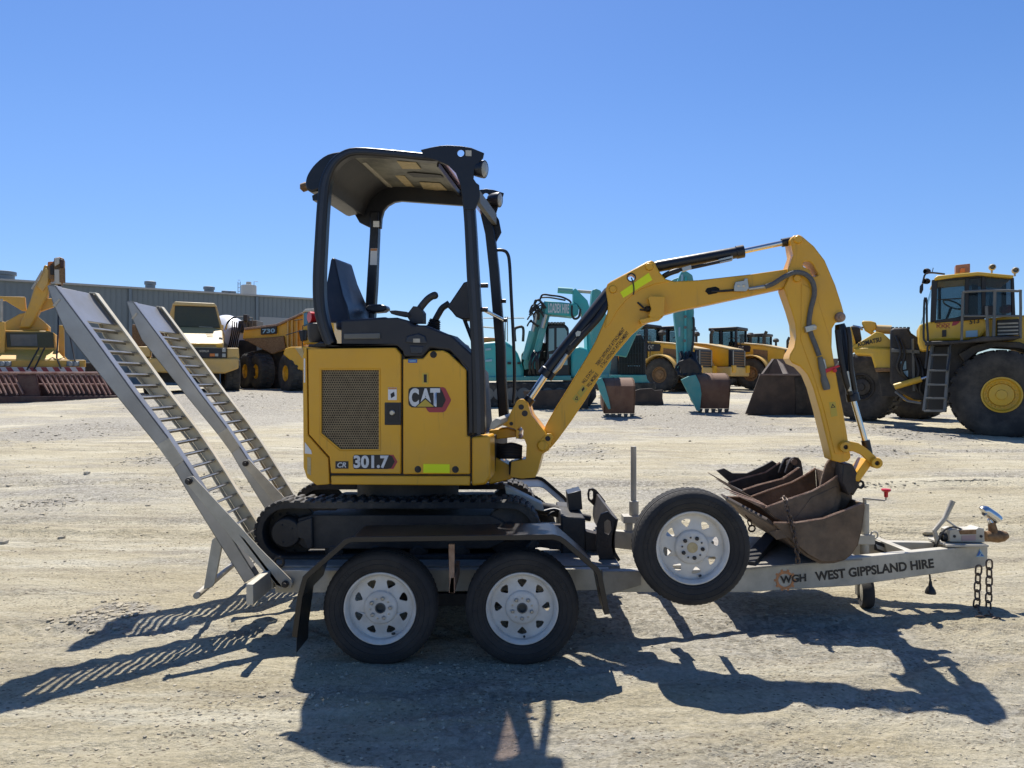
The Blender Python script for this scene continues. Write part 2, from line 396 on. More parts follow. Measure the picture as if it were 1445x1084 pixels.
m = MB(); m.plate(TP, [(792, 728), (826, 731), (828, 790), (792, 790)], 0.16, 0.55); m.build('blade_cross_tube', DARK, ex, 0.012)
m = MB(); m.plate(PL(4.72), [(801, 697), (820, 692), (822, 719), (803, 722)], 0, 0.18); m.build('blade_guard', BLACK, ex, 0.004)
m = MB(); m.cyl(V((0.06, 4.85, 0.66)), V((0.36, 4.85, 0.60)), 0.04); m.cyl(V((0.36, 4.85, 0.60)), V((0.52, 4.85, 0.565)), 0.02); m.build('blade_cylinder', DARK, ex)
m = MB(); m.tube(smooth([PL(4.75).pt(768, 722), PL(4.75).pt(784, 719), PL(4.7).pt(800, 727), PL(4.7).pt(812, 736)]), 0.011, 8)
m.tube(smooth([PL(4.8).pt(772, 728), PL(4.8).pt(786, 722), PL(4.75).pt(802, 730), PL(4.75).pt(816, 742)]), 0.011, 8); m.build('blade_hose', BHOSE, ex)
m = MB(); m.plate(PL(4.62), [(712, 686), (722, 690), (766, 712), (768, 722), (758, 720), (714, 697)], 0, 0.12); m.build('swing_cover_plate', GALV, ex, 0.005)

# --- the house: dark core, yellow panels with real gaps
m = MB(); m.plate(HP, [(436, 492), (560, 490), (572, 506), (604, 500), (634, 500), (655, 524), (662, 616), (688, 620), (686, 676), (660, 681), (450, 679), (436, 660)], 0.024, 0.93)
m.build('machine_frame', DARK, ex)
def panel(name, L, o=0.0, th=0.03, m_=YEL, bev=0.007, holes=()):
    return MB().plate(HP, L, o, th, holes).build(name, m_, ex, bev)
GR = [(452, 521), (536, 521), (536, 635.5), (480, 635.5), (452, 612)]
rd = panel('engine_door', [(434, 492), (558, 490.5), (565.5, 500.5), (565.5, 669), (466.5, 668), (464.5, 645), (435.5, 613)], holes=[GR])
fd = panel('access_door', [(568.5, 506.5), (597, 506), (606, 495), (625, 494.5), (633, 498.5), (657.5, 522), (658.5, 615.5), (663, 616.5), (663, 669.5), (568.5, 669.5)])
cw = MB().plate(HP, [(427, 503), (431, 490.5), (432.5, 493), (434, 614), (463, 646.5), (464.6, 683.5), (447, 685), (433, 675), (428, 660)], 0.004, 0.95).build('counterweight', YEL, ex, 0.012, seg=3)
panel('lower_skirt', [(466.5, 671.5), (663, 672), (663, 685.5), (467, 684)], 0.003, 0.04)
MB().plate(HP, [(665.5, 617), (691, 614.5), (692, 673), (685, 684), (665.5, 686)], 0.004, 0.2).build('front_corner_cover', YEL, ex, 0.012)
panel('rear_top_cover', [(434, 490), (559, 488), (561, 484), (436, 486)], 0.02, 0.9, BLACK, 0.004)
# grille: a recessed plate, the dark of its holes painted as flat hexagons
m = MB(); m.plate(HP, GR, 0.012, 0.01); m.mi = 1
px0 = 452
for r_ in range(34):
    for c_ in range(26):
        cx = 454.2 + c_*3.3 + (1.65 if r_ % 2 else 0); cy = 523.4 + r_*3.3
        if cx > 534.5 or cy > 634: continue
        if cx < 480 and cy > 611 + (cx-452)*0.84: continue
        m.face([m.bm.verts.new(hp(cx+1.17*math.cos(t), cy+1.17*math.sin(t), 0.0105)) for t in [math.pi/3*k + math.pi/6 for k in range(6)]])
g = m.build('vent_grille', [GRILT, HOLE], rd)
MB().band(HP.pts(GR, 0.0), 0.006, HP.n*0.014, True).build('grille_surround', YEL, g)
m = MB(); m.plate(HP, [(542.5, 568), (566, 568), (566, 600), (542.5, 600)], -0.003, 0.012)
lt = m.build('door_latch', PLAST, rd, 0.004)
m = MB(); m.lathe([(0, -0.012), (0.012, -0.012), (0.017, -0.006), (0.017, 0.0)], hp(553.6, 582.5, -0.003), BACK, 20); m.build('key_lock', BRASS, lt)
m = MB(); m.plate(HP, [(546, 571), (562.5, 571), (562.5, 596), (546, 596)], -0.0045, 0.002); m.build('latch_recess', INK, lt, 0.001)
def stick(name, L, par, m_, o=-0.0025, th=0.0035): return MB().plate(HP, L, o, th).build(name, m_, par)
w = stick('warning_label', [(547.6, 547), (559.8, 547), (559.8, 564.6), (547.6, 564.6)], rd, WHT)
stick('label_band', [(547.9, 547.3), (559.5, 547.3), (559.5, 549.5), (547.9, 549.5)], w, ORNG, -0.0035, 0.001); stick('label_pictogram', [(551, 556), (556, 553), (557, 559), (552, 562)], w, INK, -0.0035, 0.001)
n1 = stick('number_label', [(595.6, 526.5), (604.4, 526.5), (604.4, 542), (595.6, 542)], fd, YSTK)
text('1', HP, (598, 539.8), (602.2, 539.8), (598, 528.4), INK, n1, -0.004, 0.03)
bs = stick('blue_label', [(576, 507), (588.5, 507), (588.5, 512), (576, 512)], fd, BLUES)
stick('label_print', [(577.5, 508.6), (587, 508.6), (587, 510.6), (577.5, 510.6)], bs, LBLUE, -0.0035, 0.001)
stick('reflector_strip', [(597.3, 654.8), (634.5, 655.2), (634.5, 667.8), (597.3, 667.4)], fd, LIME, -0.0035, 0.005)
stick('side_label', [(428.6, 506), (430.6, 506), (430.6, 540), (428.6, 540)], cw, WHT, 0.001); stick('rear_label', [(430, 624), (439, 636), (440, 641), (430, 640)], cw, WHT, 0.0015); stick('tall_label', [(433.5, 645), (438.5, 646), (438.5, 671), (433.5, 668)], cw, CREMS, 0.0015)
# maker's badge
b1 = stick('badge_chevron', [(600.5, 575), (617.5, 546.6), (625.5, 546.6), (628.5, 548.4), (636, 563.5), (636, 566), (628.5, 580), (625, 582), (606, 582), (603.5, 580)], fd, REDD, -0.003, 0.004)
b2 = stick('badge_panel', [(576.3, 553), (577, 549), (581, 546.5), (620.5, 546.5), (624.5, 553), (629, 564.5), (624, 575), (581, 575), (577, 572), (576.3, 569)], fd, INK, -0.0045, 0.004)
text('C', HP, (577.2, 573.9), (591.2, 573.9), (577.2, 547.8), SILV, b2, -0.0058, 0.05)
text('A', HP, (592, 572.5), (609.5, 572.5), (592, 548.2), SILV, b2, -0.0058, 0.05)
text('T', HP, (607, 574), (621, 574), (607, 548), SILV, b2, -0.0058, 0.05)
stick('badge_peak_outline', [(600.2, 561.2), (585.0, 575.2), (615.4, 575.2)], fd, INK, -0.0066, 0.001)
stick('badge_peak', [(600.2, 563.6), (587.8, 574), (612.5, 574)], fd, YHAZ, -0.0074, 0.001)
p1 = stick('model_panel', [(473.3, 651), (491.5, 651), (491.5, 661.5), (473.3, 661.5)], rd, PLAST)
text('CR', HP, (476, 659.8), (488.6, 659.8), (476, 652.6), SILV, p1, -0.004, 0.02, 0.2)
p2 = stick('number_plate_chevron', [(545, 641.8), (555, 642), (560.8, 651.8), (555, 661.8), (540, 661.8)], rd, REDD)
p3 = stick('number_panel', [(498, 645), (500, 642), (548, 642), (553.5, 644), (557, 651.8), (552, 660.5), (547, 662), (500, 662), (498, 659)], rd, INK, -0.0035, 0.002)
text('301.7', HP, (498.9, 661), (548.5, 661), (498.9, 642.6), SILV, p3, -0.0052, 0.04)
for cx, cy in ((611.5, 500.5), (589.5, 662.5), (642.5, 662.8)):
    m = MB(); m.lathe([(0, -0.004), (0.0095, -0.004), (0.011, 0.0), (0.019, 0.0), (0.021, 0.004)], hp(cx, cy, -0.003), BACK, 16); m.build('door_bolt', DARK, fd)
# black cowl and side console
COWL = [(481, 486), (481, 452), (500, 451), (530, 449), (560, 448), (575, 452), (582, 458.5), (600, 459), (626, 470), (636, 472.5), (667, 501), (668, 612), (661, 613), (660, 520), (634, 494.5), (607, 491), (596, 503.5), (569.5, 503.5), (568, 496), (560, 488), (440, 487), (452, 482)]
MB().plate(HP, COWL, 0.004, 0.22).build('side_console', PLAST, ex, 0.012, seg=3)
MB().plate(HP, [(485, 471), (536, 470), (536, 478), (485, 478.5)], -0.006, 0.03).build('console_handle', GREYM, ex, 0.004)
m = MB(); m.plate(HP, [(571, 484), (574, 474), (590, 470), (600, 474), (603, 486)], -0.004, 0.03); m.plate(HP, [(577, 487), (598, 488), (596, 500), (579, 500)], 0.0, 0.02)
cv = m.build('console_cap', VINYL, ex, 0.008)
stick('cap_label', [(583, 478), (592.5, 478), (592.5, 483.5), (583, 483.5)], cv, GALV, -0.007, 0.003)
MB().plate(HP, [(500, 480), (660, 500), (660, 612), (500, 612)], 0.25, 0.6).build('operator_floor', PLAST, ex)
MB().plate(HP, [(690, 606), (693, 596), (700, 590), (706, 592), (707, 598), (697, 606)], 0.03, 0.72).build('front_step', GALV, ex, 0.004)
MB().plate(HP, [(515, 456), (560, 448), (600, 462), (655, 486), (658, 500), (515, 486)], 0.68, 0.2).build('far_console', PLAST, ex, 0.012)
# seat
def sb_taper(m):
    yc = hp(475, 420, 0.5).y
    for v in m.bm.verts:
        k = 1 - 0.42*sstep(1.95, 2.25, v.co.z); v.co.y = yc + (v.co.y - yc)*k + 0.03*(1-k)
sb = MB().plate(HP, [(460.5, 363), (462.5, 359), (466.5, 361), (474, 390), (483, 415), (490, 432), (495, 455), (466, 456), (457, 414)], 0.27, 0.46); sb_taper(sb); sb = sb.build('seat', VINYL, ex, 0.03, seg=4)
m = MB(); m.plate(HP, [(468, 366), (476, 391), (485, 415), (492, 432), (497, 452), (490, 452), (470, 392)], 0.36, 0.28); sb_taper(m); m.build('seat_cushion', VINYL, sb, 0.02, seg=3)
m = MB(); m.plate(HP, [(473, 452), (545, 447), (550, 453), (545, 462), (473, 466)], 0.26, 0.48); m.build('seat_base', VINYL, sb, 0.025, seg=3)
m = MB(); m.plate(HP, [(515, 433.5), (520, 430), (535, 429), (544, 431), (546, 436), (540, 440), (528, 441), (516, 439)], 0.56, 0.1); m.plate(HP, [(520, 440), (527, 440), (528, 452), (519, 452)], 0.58, 0.06); m.build('armrest', VINYL, ex, 0.012, seg=3)
# controls
def joy(P, r, name, o):
    m = MB(); m.tube(smooth([hp(a, b, o) for a, b in P], 5), r, 12)
    return m
m = joy([(586, 448), (590, 440), (596, 431), (604, 422), (611, 417.5), (614.5, 416.5)], 0.0215, '', 0.12)
m.lathe([(0, 0), (0.012, 0.002), (0.022, 0.012), (0.0235, 0.03)], hp(618.2, 415.6, 0.12), hp(610, 418, 0.12)-hp(618.2, 415.6, 0.12), 12)
m.plate(HP, [(573, 445), (583, 432), (591, 433), (597, 441), (597, 456), (580, 456)], 0.08, 0.08)
m.plate(HP, [(549, 438.5), (558, 438), (574, 440), (578, 446), (566, 446), (552, 443)], 0.06, 0.1); m.build('control_lever', PLAST, ex, 0.006)
m = MB(); path = [(609, 470), (611, 464), (612.5, 458), (614, 451)]
pp = smooth([hp(a, b, 0.3) for a, b in path], 5); m.tube(pp, [0.05 - 0.022*i/len(pp) + (0.007 if i % 2 else 0) for i in range(len(pp))], 16)
m.tube(smooth([hp(a, b, 0.3) for a, b in [(614, 452), (619, 443), (624, 435), (631, 430), (634, 428)]], 5), 0.02, 12); m.build('travel_lever', PLAST, ex)
m = MB(); m.plate(HP, [(630.5, 433), (636, 425), (654, 398.5), (659, 397), (667, 399), (673, 405), (673, 450), (652, 451), (643, 447), (637, 439.5)], 0.2, 0.16); mo = m.build('monitor', PLAST, ex, 0.01)
m = MB(); m.tube([hp(655, 450, 0.28), hp(668, 484, 0.28)], 0.012, 8); m.build('monitor_arm', BLACK, mo)

# --- canopy
NEAR = [(468, 487), (459, 462), (452.5, 432), (451.5, 392), (454, 340), (457, 290), (460, 262), (465, 246), (473, 232), (486, 221), (505, 215.5), (549, 218), (599, 223), (626, 224.5), (643, 232.5), (654, 248), (660, 272), (664, 314), (668, 389), (672.5, 460), (676, 540), (677, 613)]
PW = [0.032, 0.034, 0.036, 0.036, 0.035, 0.034, 0.032, 0.03, 0.028, 0.026, 0.024, 0.022, 0.022, 0.024, 0.028, 0.032, 0.034, 0.034, 0.036, 0.036, 0.036, 0.036]
cp = thing('canopy', '', '', (0, 0, 0)); bpy.data.objects.remove(cp)
npth = smooth(HP.pts(NEAR, 0.035), 3)
def lerpw(L, k, n=3):
    out = []
    for i in range(len(L)-1):
        for j in range(n): out.append(L[i] + (L[i+1]-L[i])*j/n)
    return out + [L[-1]]
CN = MB().sweep(npth, HP.n, lerpw(PW, 3), 0.035).build('canopy_frame', BLACK, ex, 0.012, seg=3)
m = MB().sweep([p + HP.n*0.002 for p in npth], HP.n, [w*0.35 for w in lerpw(PW, 3)], 0.0385); m.build('frame_seam', VINYL, CN, 0.003)
sh = HP.u*0.05
fp = [p + HP.n*0.74 + sh for p in npth]
rear_far = [hp(523, 448, .77), hp(526, 400, .77), hp(529.5, 330, .77), hp(530, 300, .77)]
MB().sweep(rear_far, HP.n, [0.034, 0.034, 0.03, 0.03], 0.035).build('canopy_post', BLACK, CN, 0.008)
frt_far = [hp(712, 598, .77), hp(707.5, 535, .77), hp(706.5, 490, .77), hp(703, 446, .77), hp(697.5, 380, .77), hp(692, 330, .77), hp(684, 296, .77)]
MB().sweep(frt_far, HP.n, 0.033, 0.035).build('canopy_post', BLACK, CN, 0.008)
m = MB(); m.plate(HP, [(462, 258), (480, 243), (560, 255), (650, 263), (672, 288), (656, 290), (566, 283.5), (556, 285), (547, 290), (541, 297), (538, 308), (537, 322), (524, 322), (515, 318), (507, 314), (499, 300), (492, 295), (466, 285)], 0.76, 0.04)
MB_far = m.build('far_gusset', BLACK, CN, 0.004)
stick2 = lambda nm, L, o, m_, par: MB().plate(HP, L, o, 0.003).build(nm, m_, par)
stick2('post_label', [(526.6, 312), (535, 312), (535, 320.5), (526.6, 320.5)], 0.731, WHT, CN)
pl2 = stick2('warning_label', [(523, 350.5), (532.5, 350.5), (531.5, 374), (522, 374)], 0.733, WHT, CN); stick2('label_band', [(523.2, 350.8), (532.2, 350.8), (532, 354), (523.1, 354)], 0.7315, ORNG, pl2)
# roof shell, liner, skylight
roof = [(459, 262), (463, 247), (471, 232), (485, 219.5), (503, 212.5), (549, 214.5), (599, 219), (622, 222)]
rp = smooth(HP.pts(roof, 0.03), 3)
MB().band(rp, -0.012, HP.n*0.73).build('roof_panel', BLACK, CN, 0.003)
dome = smooth(HP.pts([(440, 271), (433, 268), (430.5, 258), (434, 245), (445, 230), (462, 217.5), (484, 213), (500, 212)], 0.05), 3)
MB().prism(dome + HP.pts([(503, 217), (485, 222), (471, 236), (463, 252), (459, 266)], 0.05), HP.n*0.68).build('rear_roof_cap', BLACK, CN, 0.02, seg=3)
liner = [(497, 222.5), (505, 220.5), (549, 221.5), (599, 226.5), (618, 229)]
LN = MB().band(smooth(HP.pts(liner, 0.05), 3), -0.006, HP.n*0.71).build('ceiling_liner', LINER, CN)
MB().band(smooth(HP.pts([(461, 268), (463, 262), (468, 248), (477, 236), (489, 226.5), (499, 222)], 0.05), 3), -0.006, HP.n*0.71).build('rear_liner', PLAST, CN)
MB().band(smooth(HP.pts([(620, 227), (632, 230), (642, 238), (649, 250), (653, 268)], 0.06), 3), -0.008, HP.n*0.66).build('front_skylight', PINK, CN)
lp0 = hp(549, 221.5, 0.06); lp1 = hp(610, 228, 0.06); ln = (lp1-lp0).cross(HP.n).normalized(); ln = ln if ln.z < 0 else -ln
def ceil(L, nm, m_, lift=0.006):
    q = [ray(a, b, lp0 + ln*lift, ln) for a, b in L]; return MB().prism(q, ln*0.002).build(nm, m_, LN)
for L in ([(560, 227.5), (587, 229), (594.5, 238.5), (568, 238)], [(556, 247.5), (571, 248), (584.5, 263.5), (572, 262.5)], [(592, 257), (621, 258.5), (631, 268), (599, 269)]): ceil(L, 'ceiling_sticker', CREMS)
ceil([(513, 250), (536, 249), (539, 254), (516, 255)], 'ceiling_label', WHT)
for L in ([(506, 226), (517, 226.5), (569, 275), (560, 275)], [(476, 242), (482, 243), (518, 274), (511, 273)]):
    q = [ray(a, b, lp0 + ln*0.004, ln) for a, b in L]; MB().prism(q, ln*0.018).build('ceiling_rib', GALV, LN, 0.003)
ceil([(574, 244), (583, 243.5), (622, 247), (626, 250.5), (584, 250)], 'ceiling_slot', INK)
q = [ray(a, b, lp0 + ln*0.004, ln) for a, b in [(617, 229.5), (619.5, 230), (651, 272), (648, 272)]]; MB().prism(q, ln*0.025).build('liner_edge', BLACK, LN)
# front plates and lamps
FPL = [(593.5, 211.5), (608, 208), (621.5, 205.5), (632, 205), (650, 206), (665, 208.5), (683, 216), (681.5, 223), (674, 231), (669, 240), (668, 252), (672, 258), (676, 261), (677, 277.5), (673.5, 288), (670.5, 296), (655, 296), (650, 262), (643, 244), (632, 233), (615, 226), (599, 222)]
q1 = MB().plate(HP, FPL, -0.006, 0.012, [circ(650, 216, 5, 14)]).build('front_gusset_plate', BLACK, CN, 0.002)
stick2('gusset_label', [(657, 212), (665.3, 212.5), (665.3, 220.5), (657, 220)], -0.0085, GALV, q1)
MB().plate(HP, [(676, 268), (686, 266.5), (697, 268), (711, 272.5), (708, 283), (702.5, 293), (699.5, 303), (704, 310), (707.5, 328), (700.5, 341), (690, 341), (688, 312), (677.5, 296)], 0.775, 0.012, [circ(685.5, 276.5, 4.3, 12)]).build('front_gusset_plate', BLACK, CN, 0.002)
A_, B_ = hp(674, 278, 0.0), hp(698, 310, 0.775)
m = MB(); m.beam(A_, B_, 0.03, 0.075); m.build('roof_header', GREYM, CN, 0.004)
for c, aim in ((hp(681, 239, 0.03), V((0.92, -0.40, -0.14))), (hp(703, 282, 0.745), V((0.9, -0.35, -0.1)))):
    m = MB(); a = aim.normalized()
    m.lathe([(0, -0.075), (0.03, -0.07), (0.042, -0.045), (0.05, -0.01), (0.052, 0.012), (0.046, 0.016)], c, a, 24)
    for k in range(7):
        t = (k-3)*0.3; m.box((-0.001, -0.002, -0.002), (0.001, 0.002, 0.002), Matrix.Translation(c - a*0.05))
    wl = m.build('work_light', BLACK, CN)
    MB().lathe([(0, 0.021), (0.03, 0.02), (0.0465, 0.013)], c, a, 24).build('lens', LENS, wl)
m = MB(); m.lathe([(0, -0.02), (0.022, -0.02), (0.027, 0.0), (0.027, 0.03), (0, 0.045)], hp(432.5, 263, 0.12), V((-0.9, 0.1, -0.3)), 16); m.build('rear_lamp', RUSTB, CN)
m = MB(); m.plate(HP, [(440, 276), (452, 270), (453, 283), (441, 283)], 0.02, 0.1); m.build('lamp_bracket', BLACK, CN, 0.003)
m = MB(); m.tube(smooth([hp(701, 353, .80), hp(710, 353.5, .80), hp(716, 358, .80), hp(719, 372, .80), hp(721.5, 420, .80), hp(725, 490, .80), hp(726, 540, .80), hp(724, 570, .79)], 5), 0.0115, 10); m.build('grab_rail', BLACK, CN)
m = MB(); m.tube([hp(682, 437, 0.035), hp(710, 451.5, .77)], 0.012, 10); m.build('gas_strut', CHROME, CN)
for a in (hp(683.5, 403, 0.03), hp(709.5, 425, .77), hp(683, 437, .035), hp(711, 452, .77)):
    m = MB(); m.cyl(a - HP.u*0.02, a + HP.u*0.022, 0.014, 10); m.build('strut_stud', BLACK, CN)
# tail reflector behind the rear post
m = MB(); m.lathe([(0, -0.012), (0.03, -0.01), (0.034, 0.0), (0.034, 0.04), (0, 0.04)], hp(445, 448, 0.13), V((-0.75, -0.6, 0)), 20); m.build('red_tail_lamp', REDP, ex)
m = MB(); m.lathe([(0.05, 0), (0.062, 0.02), (0.066, 0.11), (0.06, 0.115)], hp(449, 483, 0.12), V((0, 0, 1)), 20); m.build('lamp_base', PLAST, ex)

# --- boom foot, boom, arm
BP = PL(HP.pt(730, 600, 0.40).y, 730, YAW)
bp = lambda a, b, o=0.0: BP.pt(a, b, o)
KING = [(721, 581), (729, 566.5), (733, 563.5), (738, 563.5), (744, 568.5), (750, 586), (766, 606), (774, 616), (777, 628), (774, 636), (765, 641), (759, 664), (755, 674), (736, 675.5), (720, 673), (721.5, 652), (742, 648), (743, 628), (740, 620), (728, 619), (728, 606), (708, 600), (708, 597), (716, 593)]
kp = MB().plate(BP, KING, -0.055, 0.22, [[(729.5, 606), (735, 602), (738.5, 607), (738, 617), (733, 619), (731, 615), (733, 609)]]).build('swing_post', YEL, ex, 0.008)
m = MB(); m.plate(BP, [(690, 607), (716, 604), (729, 608), (729, 617), (690, 621)], 0.0, 0.16); m.plate(BP, [(688, 640), (716, 655), (726, 660), (722, 676), (690, 684)], 0.0, 0.16); m.build('swing_bracket', YEL, ex, 0.008)
m = MB()
for k in range(5): m.tube(smooth([bp(690, 626+5*k, 0.05+0.02*k), bp(708, 630+3.5*k, 0.03), bp(722, 628+4*k, 0.03), bp(736, 632+3*k, 0.05)], 5), 0.017, 8)
m.build('hose_bundle', BHOSE, ex)
m = MB(); m.cyl(bp(690, 661, 0.06), bp(721, 660, 0.06), 0.022, 18); m.build('swing_rod', CHROME, ex)
m = MB(); m.plate(BP, [(718, 652), (738, 650), (738, 674), (718, 670)], -0.01, 0.12); m.build('swing_clevis', DARK, ex, 0.004)
for cx, cy, r in ((735.5, 574.5, 0.017), (740.5, 583.5, 0.019), (721.5, 598, 0.012)):
    m = MB(); m.cyl(bp(cx, cy, -0.058), bp(cx, cy, -0.04), r, 16); m.build('post_bolt', DARK, kp)
BOOM = [(763, 629), (764, 617), (770, 600), (783, 577), (805.5, 541), (830.6, 499), (840, 482), (852, 454.5), (857, 441), (858, 430), (854.5, 409), (857, 401), (862, 397), (890, 382), (914, 368.8), (919.5, 367.5), (924, 370), (926, 375), (931.7, 385), (939, 393.5), (951.6, 397), (986.5, 395.2), (1060, 387), (1116, 378.8), (1126, 381), (1131, 391), (1127, 400), (1107, 406.2), (1060, 416.5), (1000, 429.5), (960, 437.5), (939, 443.5), (924, 450), (907, 459), (892, 472), (869, 499), (850, 525), (825, 566), (805, 596), (786, 622), (777, 632.5), (768, 636)]
bm_ = MB().plate(BP, BOOM, -0.01, 0.13, [circ(891, 391.5, 5.3, 14)]).build('boom', YEL, ex, 0.007)
# stiffener plates either side of the bend
LUGP = [(858, 430), (855, 409), (857.5, 401.5), (862.5, 398), (890, 383), (914.5, 369.6), (919.5, 368.3), (923.5, 371), (925.5, 376), (931, 386), (938.5, 394), (945, 397), (925, 400.5), (903, 409), (884, 423), (870, 440), (860, 458), (853, 463), (857, 445)]
MB().plate(BP, LUGP, -0.017, 0.144, [circ(891, 391.5, 6, 14)]).build('bend_stiffener', YEL, bm_, 0.004)
m = MB(); m.band(BP.pts(circ(891, 391.5, 6.4, 18), -0.02), 0.006, BP.n*0.02, True); m.build('bush_ring', DARK, bm_)
m = MB(); m.tube(smooth([bp(891, 392, -0.022), bp(893, 398, -0.026), bp(894.5, 407, -0.024), bp(894, 416, -0.022)], 4), 0.004, 6); m.build('tie_wire', DARK, bm_)
MB().plate(BP, [(875, 412.5), (915.5, 385), (920.5, 395), (879.5, 420.5)], -0.0205, 0.004).build('reflector_strip', LIME, bm_)
for cx, cy in ((916, 376.5), (865, 408.5)):
    m = MB(); m.lathe([(0, -0.012), (0.02, -0.012), (0.024, -0.006), (0.024, 0)], bp(cx, cy, -0.017), BACK, 16); pn = m.build('boom_pin', YEL, bm_)
    m = MB(); m.band(BP.pts(circ(cx, cy, 5.6, 20), -0.0185), 0.004, BP.n*0.003, True); m.build('pin_ring', DARK, pn)
m = MB(); m.plate(BP, [(914, 420), (918, 417.5), (938.5, 418.5), (937, 446), (921, 450), (915, 446), (919, 436)], -0.075, 0.07)
m.plate(BP, [(902, 451), (920, 447), (936, 447), (930, 452), (905, 457)], -0.075, 0.07); lgd = m.build('light_guard', YEL, bm_, 0.004)
m = MB(); m.tube(smooth([bp(900, 427, -0.013), bp(908, 434, -0.03), bp(914, 438, -0.03), bp(903, 437, -0.013)], 4), 0.006, 8); m.cyl(bp(912, 436, -0.05), bp(917, 436, -0.04), 0.018, 12); m.build('light_cable', BHOSE, lgd)
m = MB(); m.prism(BP.pts([(995, 411), (998, 406.5), (1010, 404.5), (1015, 407), (1016, 411), (1011, 414), (1000, 416)], -0.0125), BP.n*0.004); m.build('hose_slot', HOLE, bm_)
m = MB(); m.tube(smooth([bp(1004, 411, -0.012), bp(1016, 411, -0.02), bp(1036, 409.5, -0.02)], 4), 0.007, 8); m.build('hose_line', BHOSE, bm_)
m = MB(); m.plate(BP, [(1036, 404), (1038, 398), (1050, 396), (1051, 393), (1055, 393), (1057, 407), (1053, 411), (1036, 411)], -0.045, 0.035)
for cx in (1042, 1049.5): m.cyl(bp(cx, 403.5, -0.047), bp(cx, 403.5, -0.03), 0.01, 10)
m.tube([bp(1056, 408, -0.03), bp(1082, 404, -0.03)], [0.010, 0.013], 10); m.build('hose_manifold', BRASS, bm_, 0.002)
T = lambda s, bl_, br_, tl_: text(s, BP, bl_, br_, tl_, INK, bm_, -0.0125, 0.008)
T('700KG WITHOUT ATTACHMENT', (844, 517), (882.5, 465.5), (840.0, 513.6))
T('0 TAG WITHOUT ATTACHMENT', (850.2, 519.5), (888.0, 470.3), (846.2, 516.3))
T('WLL STATIC', (824.2, 542.5), (838.6, 524.6), (820.2, 539.2))
T('WLL MOBILE', (831, 547.5), (844.6, 528.8), (827, 544.2))
hz = MB().plate(BP, [(814, 555), (822.5, 543.5), (829, 548.5), (820, 561)], -0.0125, 0.003).build('hazard_sticker', YHAZ, bm_); MB().plate(BP, [(820.5, 550), (824, 545.5), (825, 549), (822, 553)], -0.0137, 0.001).build('sticker_print', INK, hz)
hz = MB().plate(BP, [(807.5, 563), (813, 556), (819.5, 562), (813.5, 569)], -0.0125, 0.003).build('hazard_sticker', YHAZ, bm_); MB().plate(BP, [(811, 564), (814.5, 558.5), (815.8, 565)], -0.0137, 0.001, [[(812.4, 563.2), (814.2, 560.5), (814.8, 564)]]).build('sticker_print', INK, hz)
m = MB(); m.lathe([(0, -0.016), (0.028, -0.016), (0.034, -0.010), (0.034, 0)], bp(766, 629, -0.062), BACK, 22); m.plate(BP, [(757.5, 629), (759, 624), (772, 612), (778, 612), (781, 617), (772, 635), (766, 638), (760, 636)], -0.066, 0.012); fpn = m.build('boom_foot_pin', YEL, bm_, 0.003)
m = MB(); m.cyl(bp(773, 619, -0.072), bp(773, 619, -0.06), 0.016, 14); m.build('pin_bolt', DARK, fpn)

def ram(name, a, b, c, rb, rr, parent, o):
    """hydraulic cylinder: barrel from a to b, chrome rod on to c"""
    a, b, c = bp(*a, o), bp(*b, o), bp(*c, o); d = (c-a).normalized()
    m = MB(); m.tube([a - d*0.02, a + d*0.01, b - d*0.05, b - d*0.045, b, b], [rb*0.8, rb, rb, rb*1.12, rb*1.12, rr], 22); br = m.build(name, BLACK, parent)
    m = MB(); m.cyl(b - d*0.01, c, rr, 18); m.build('piston_rod', CHROME, br)
    m = MB(); m.cyl(c - d*0.055, c + d*0.03, rr*1.5, 14); m.build('rod_end', BLACK, br)
    return br, a, b, c, d
rb_, a, b, c, d = ram('boom_cylinder', (862, 412), (768.5, 531), (742, 571), 0.046, 0.023, ex, 0.045)
m = MB(); m.tube([bp(806, 492, 0.0), bp(775, 536, 0.0)], 0.016, 10); m.tube(smooth([bp(858, 425, 0.02), bp(845, 448, -0.01), bp(822, 473, -0.01), bp(807, 490, -0.01)], 5), 0.022, 10); m.plate(BP, [(800, 492), (806, 487), (810, 491), (803, 497)], -0.035, 0.04); m.build('cylinder_hose', BHOSE, rb_)
m = MB(); m.tube([bp(800, 500, -0.01), bp(789, 517, -0.01), bp(781, 526, -0.01)], [0.012, 0.018, 0.012], 10); m.plate(BP, [(812, 470), (815, 467), (820, 468), (818, 474), (813, 475)], -0.03, 0.04); m.build('hose_fitting', BRASS, rb_)
rb_, a, b, c, d = ram('arm_cylinder', (926, 376.5), (1049.5, 354.5), (1116, 340.5), 0.036, 0.0175, ex, 0.055)
m = MB(); m.tube(smooth([bp(934, 392, 0.03), bp(944, 386, 0.0), bp(960, 381, 0.0), bp(985, 376, 0.0), bp(1032, 365.5, 0.0)], 5), [0.017]*10 + [0.011]*11, 10); m.build('cylinder_hose', BHOSE, rb_)
m = MB(); m.plate(BP, [(962, 378), (975, 374), (976, 379), (964, 383)], -0.03, 0.04); m.plate(BP, [(1014, 366), (1034, 361), (1034, 367), (1016, 371)], -0.01, 0.04); m.build('hose_fitting', BRASS, rb_)

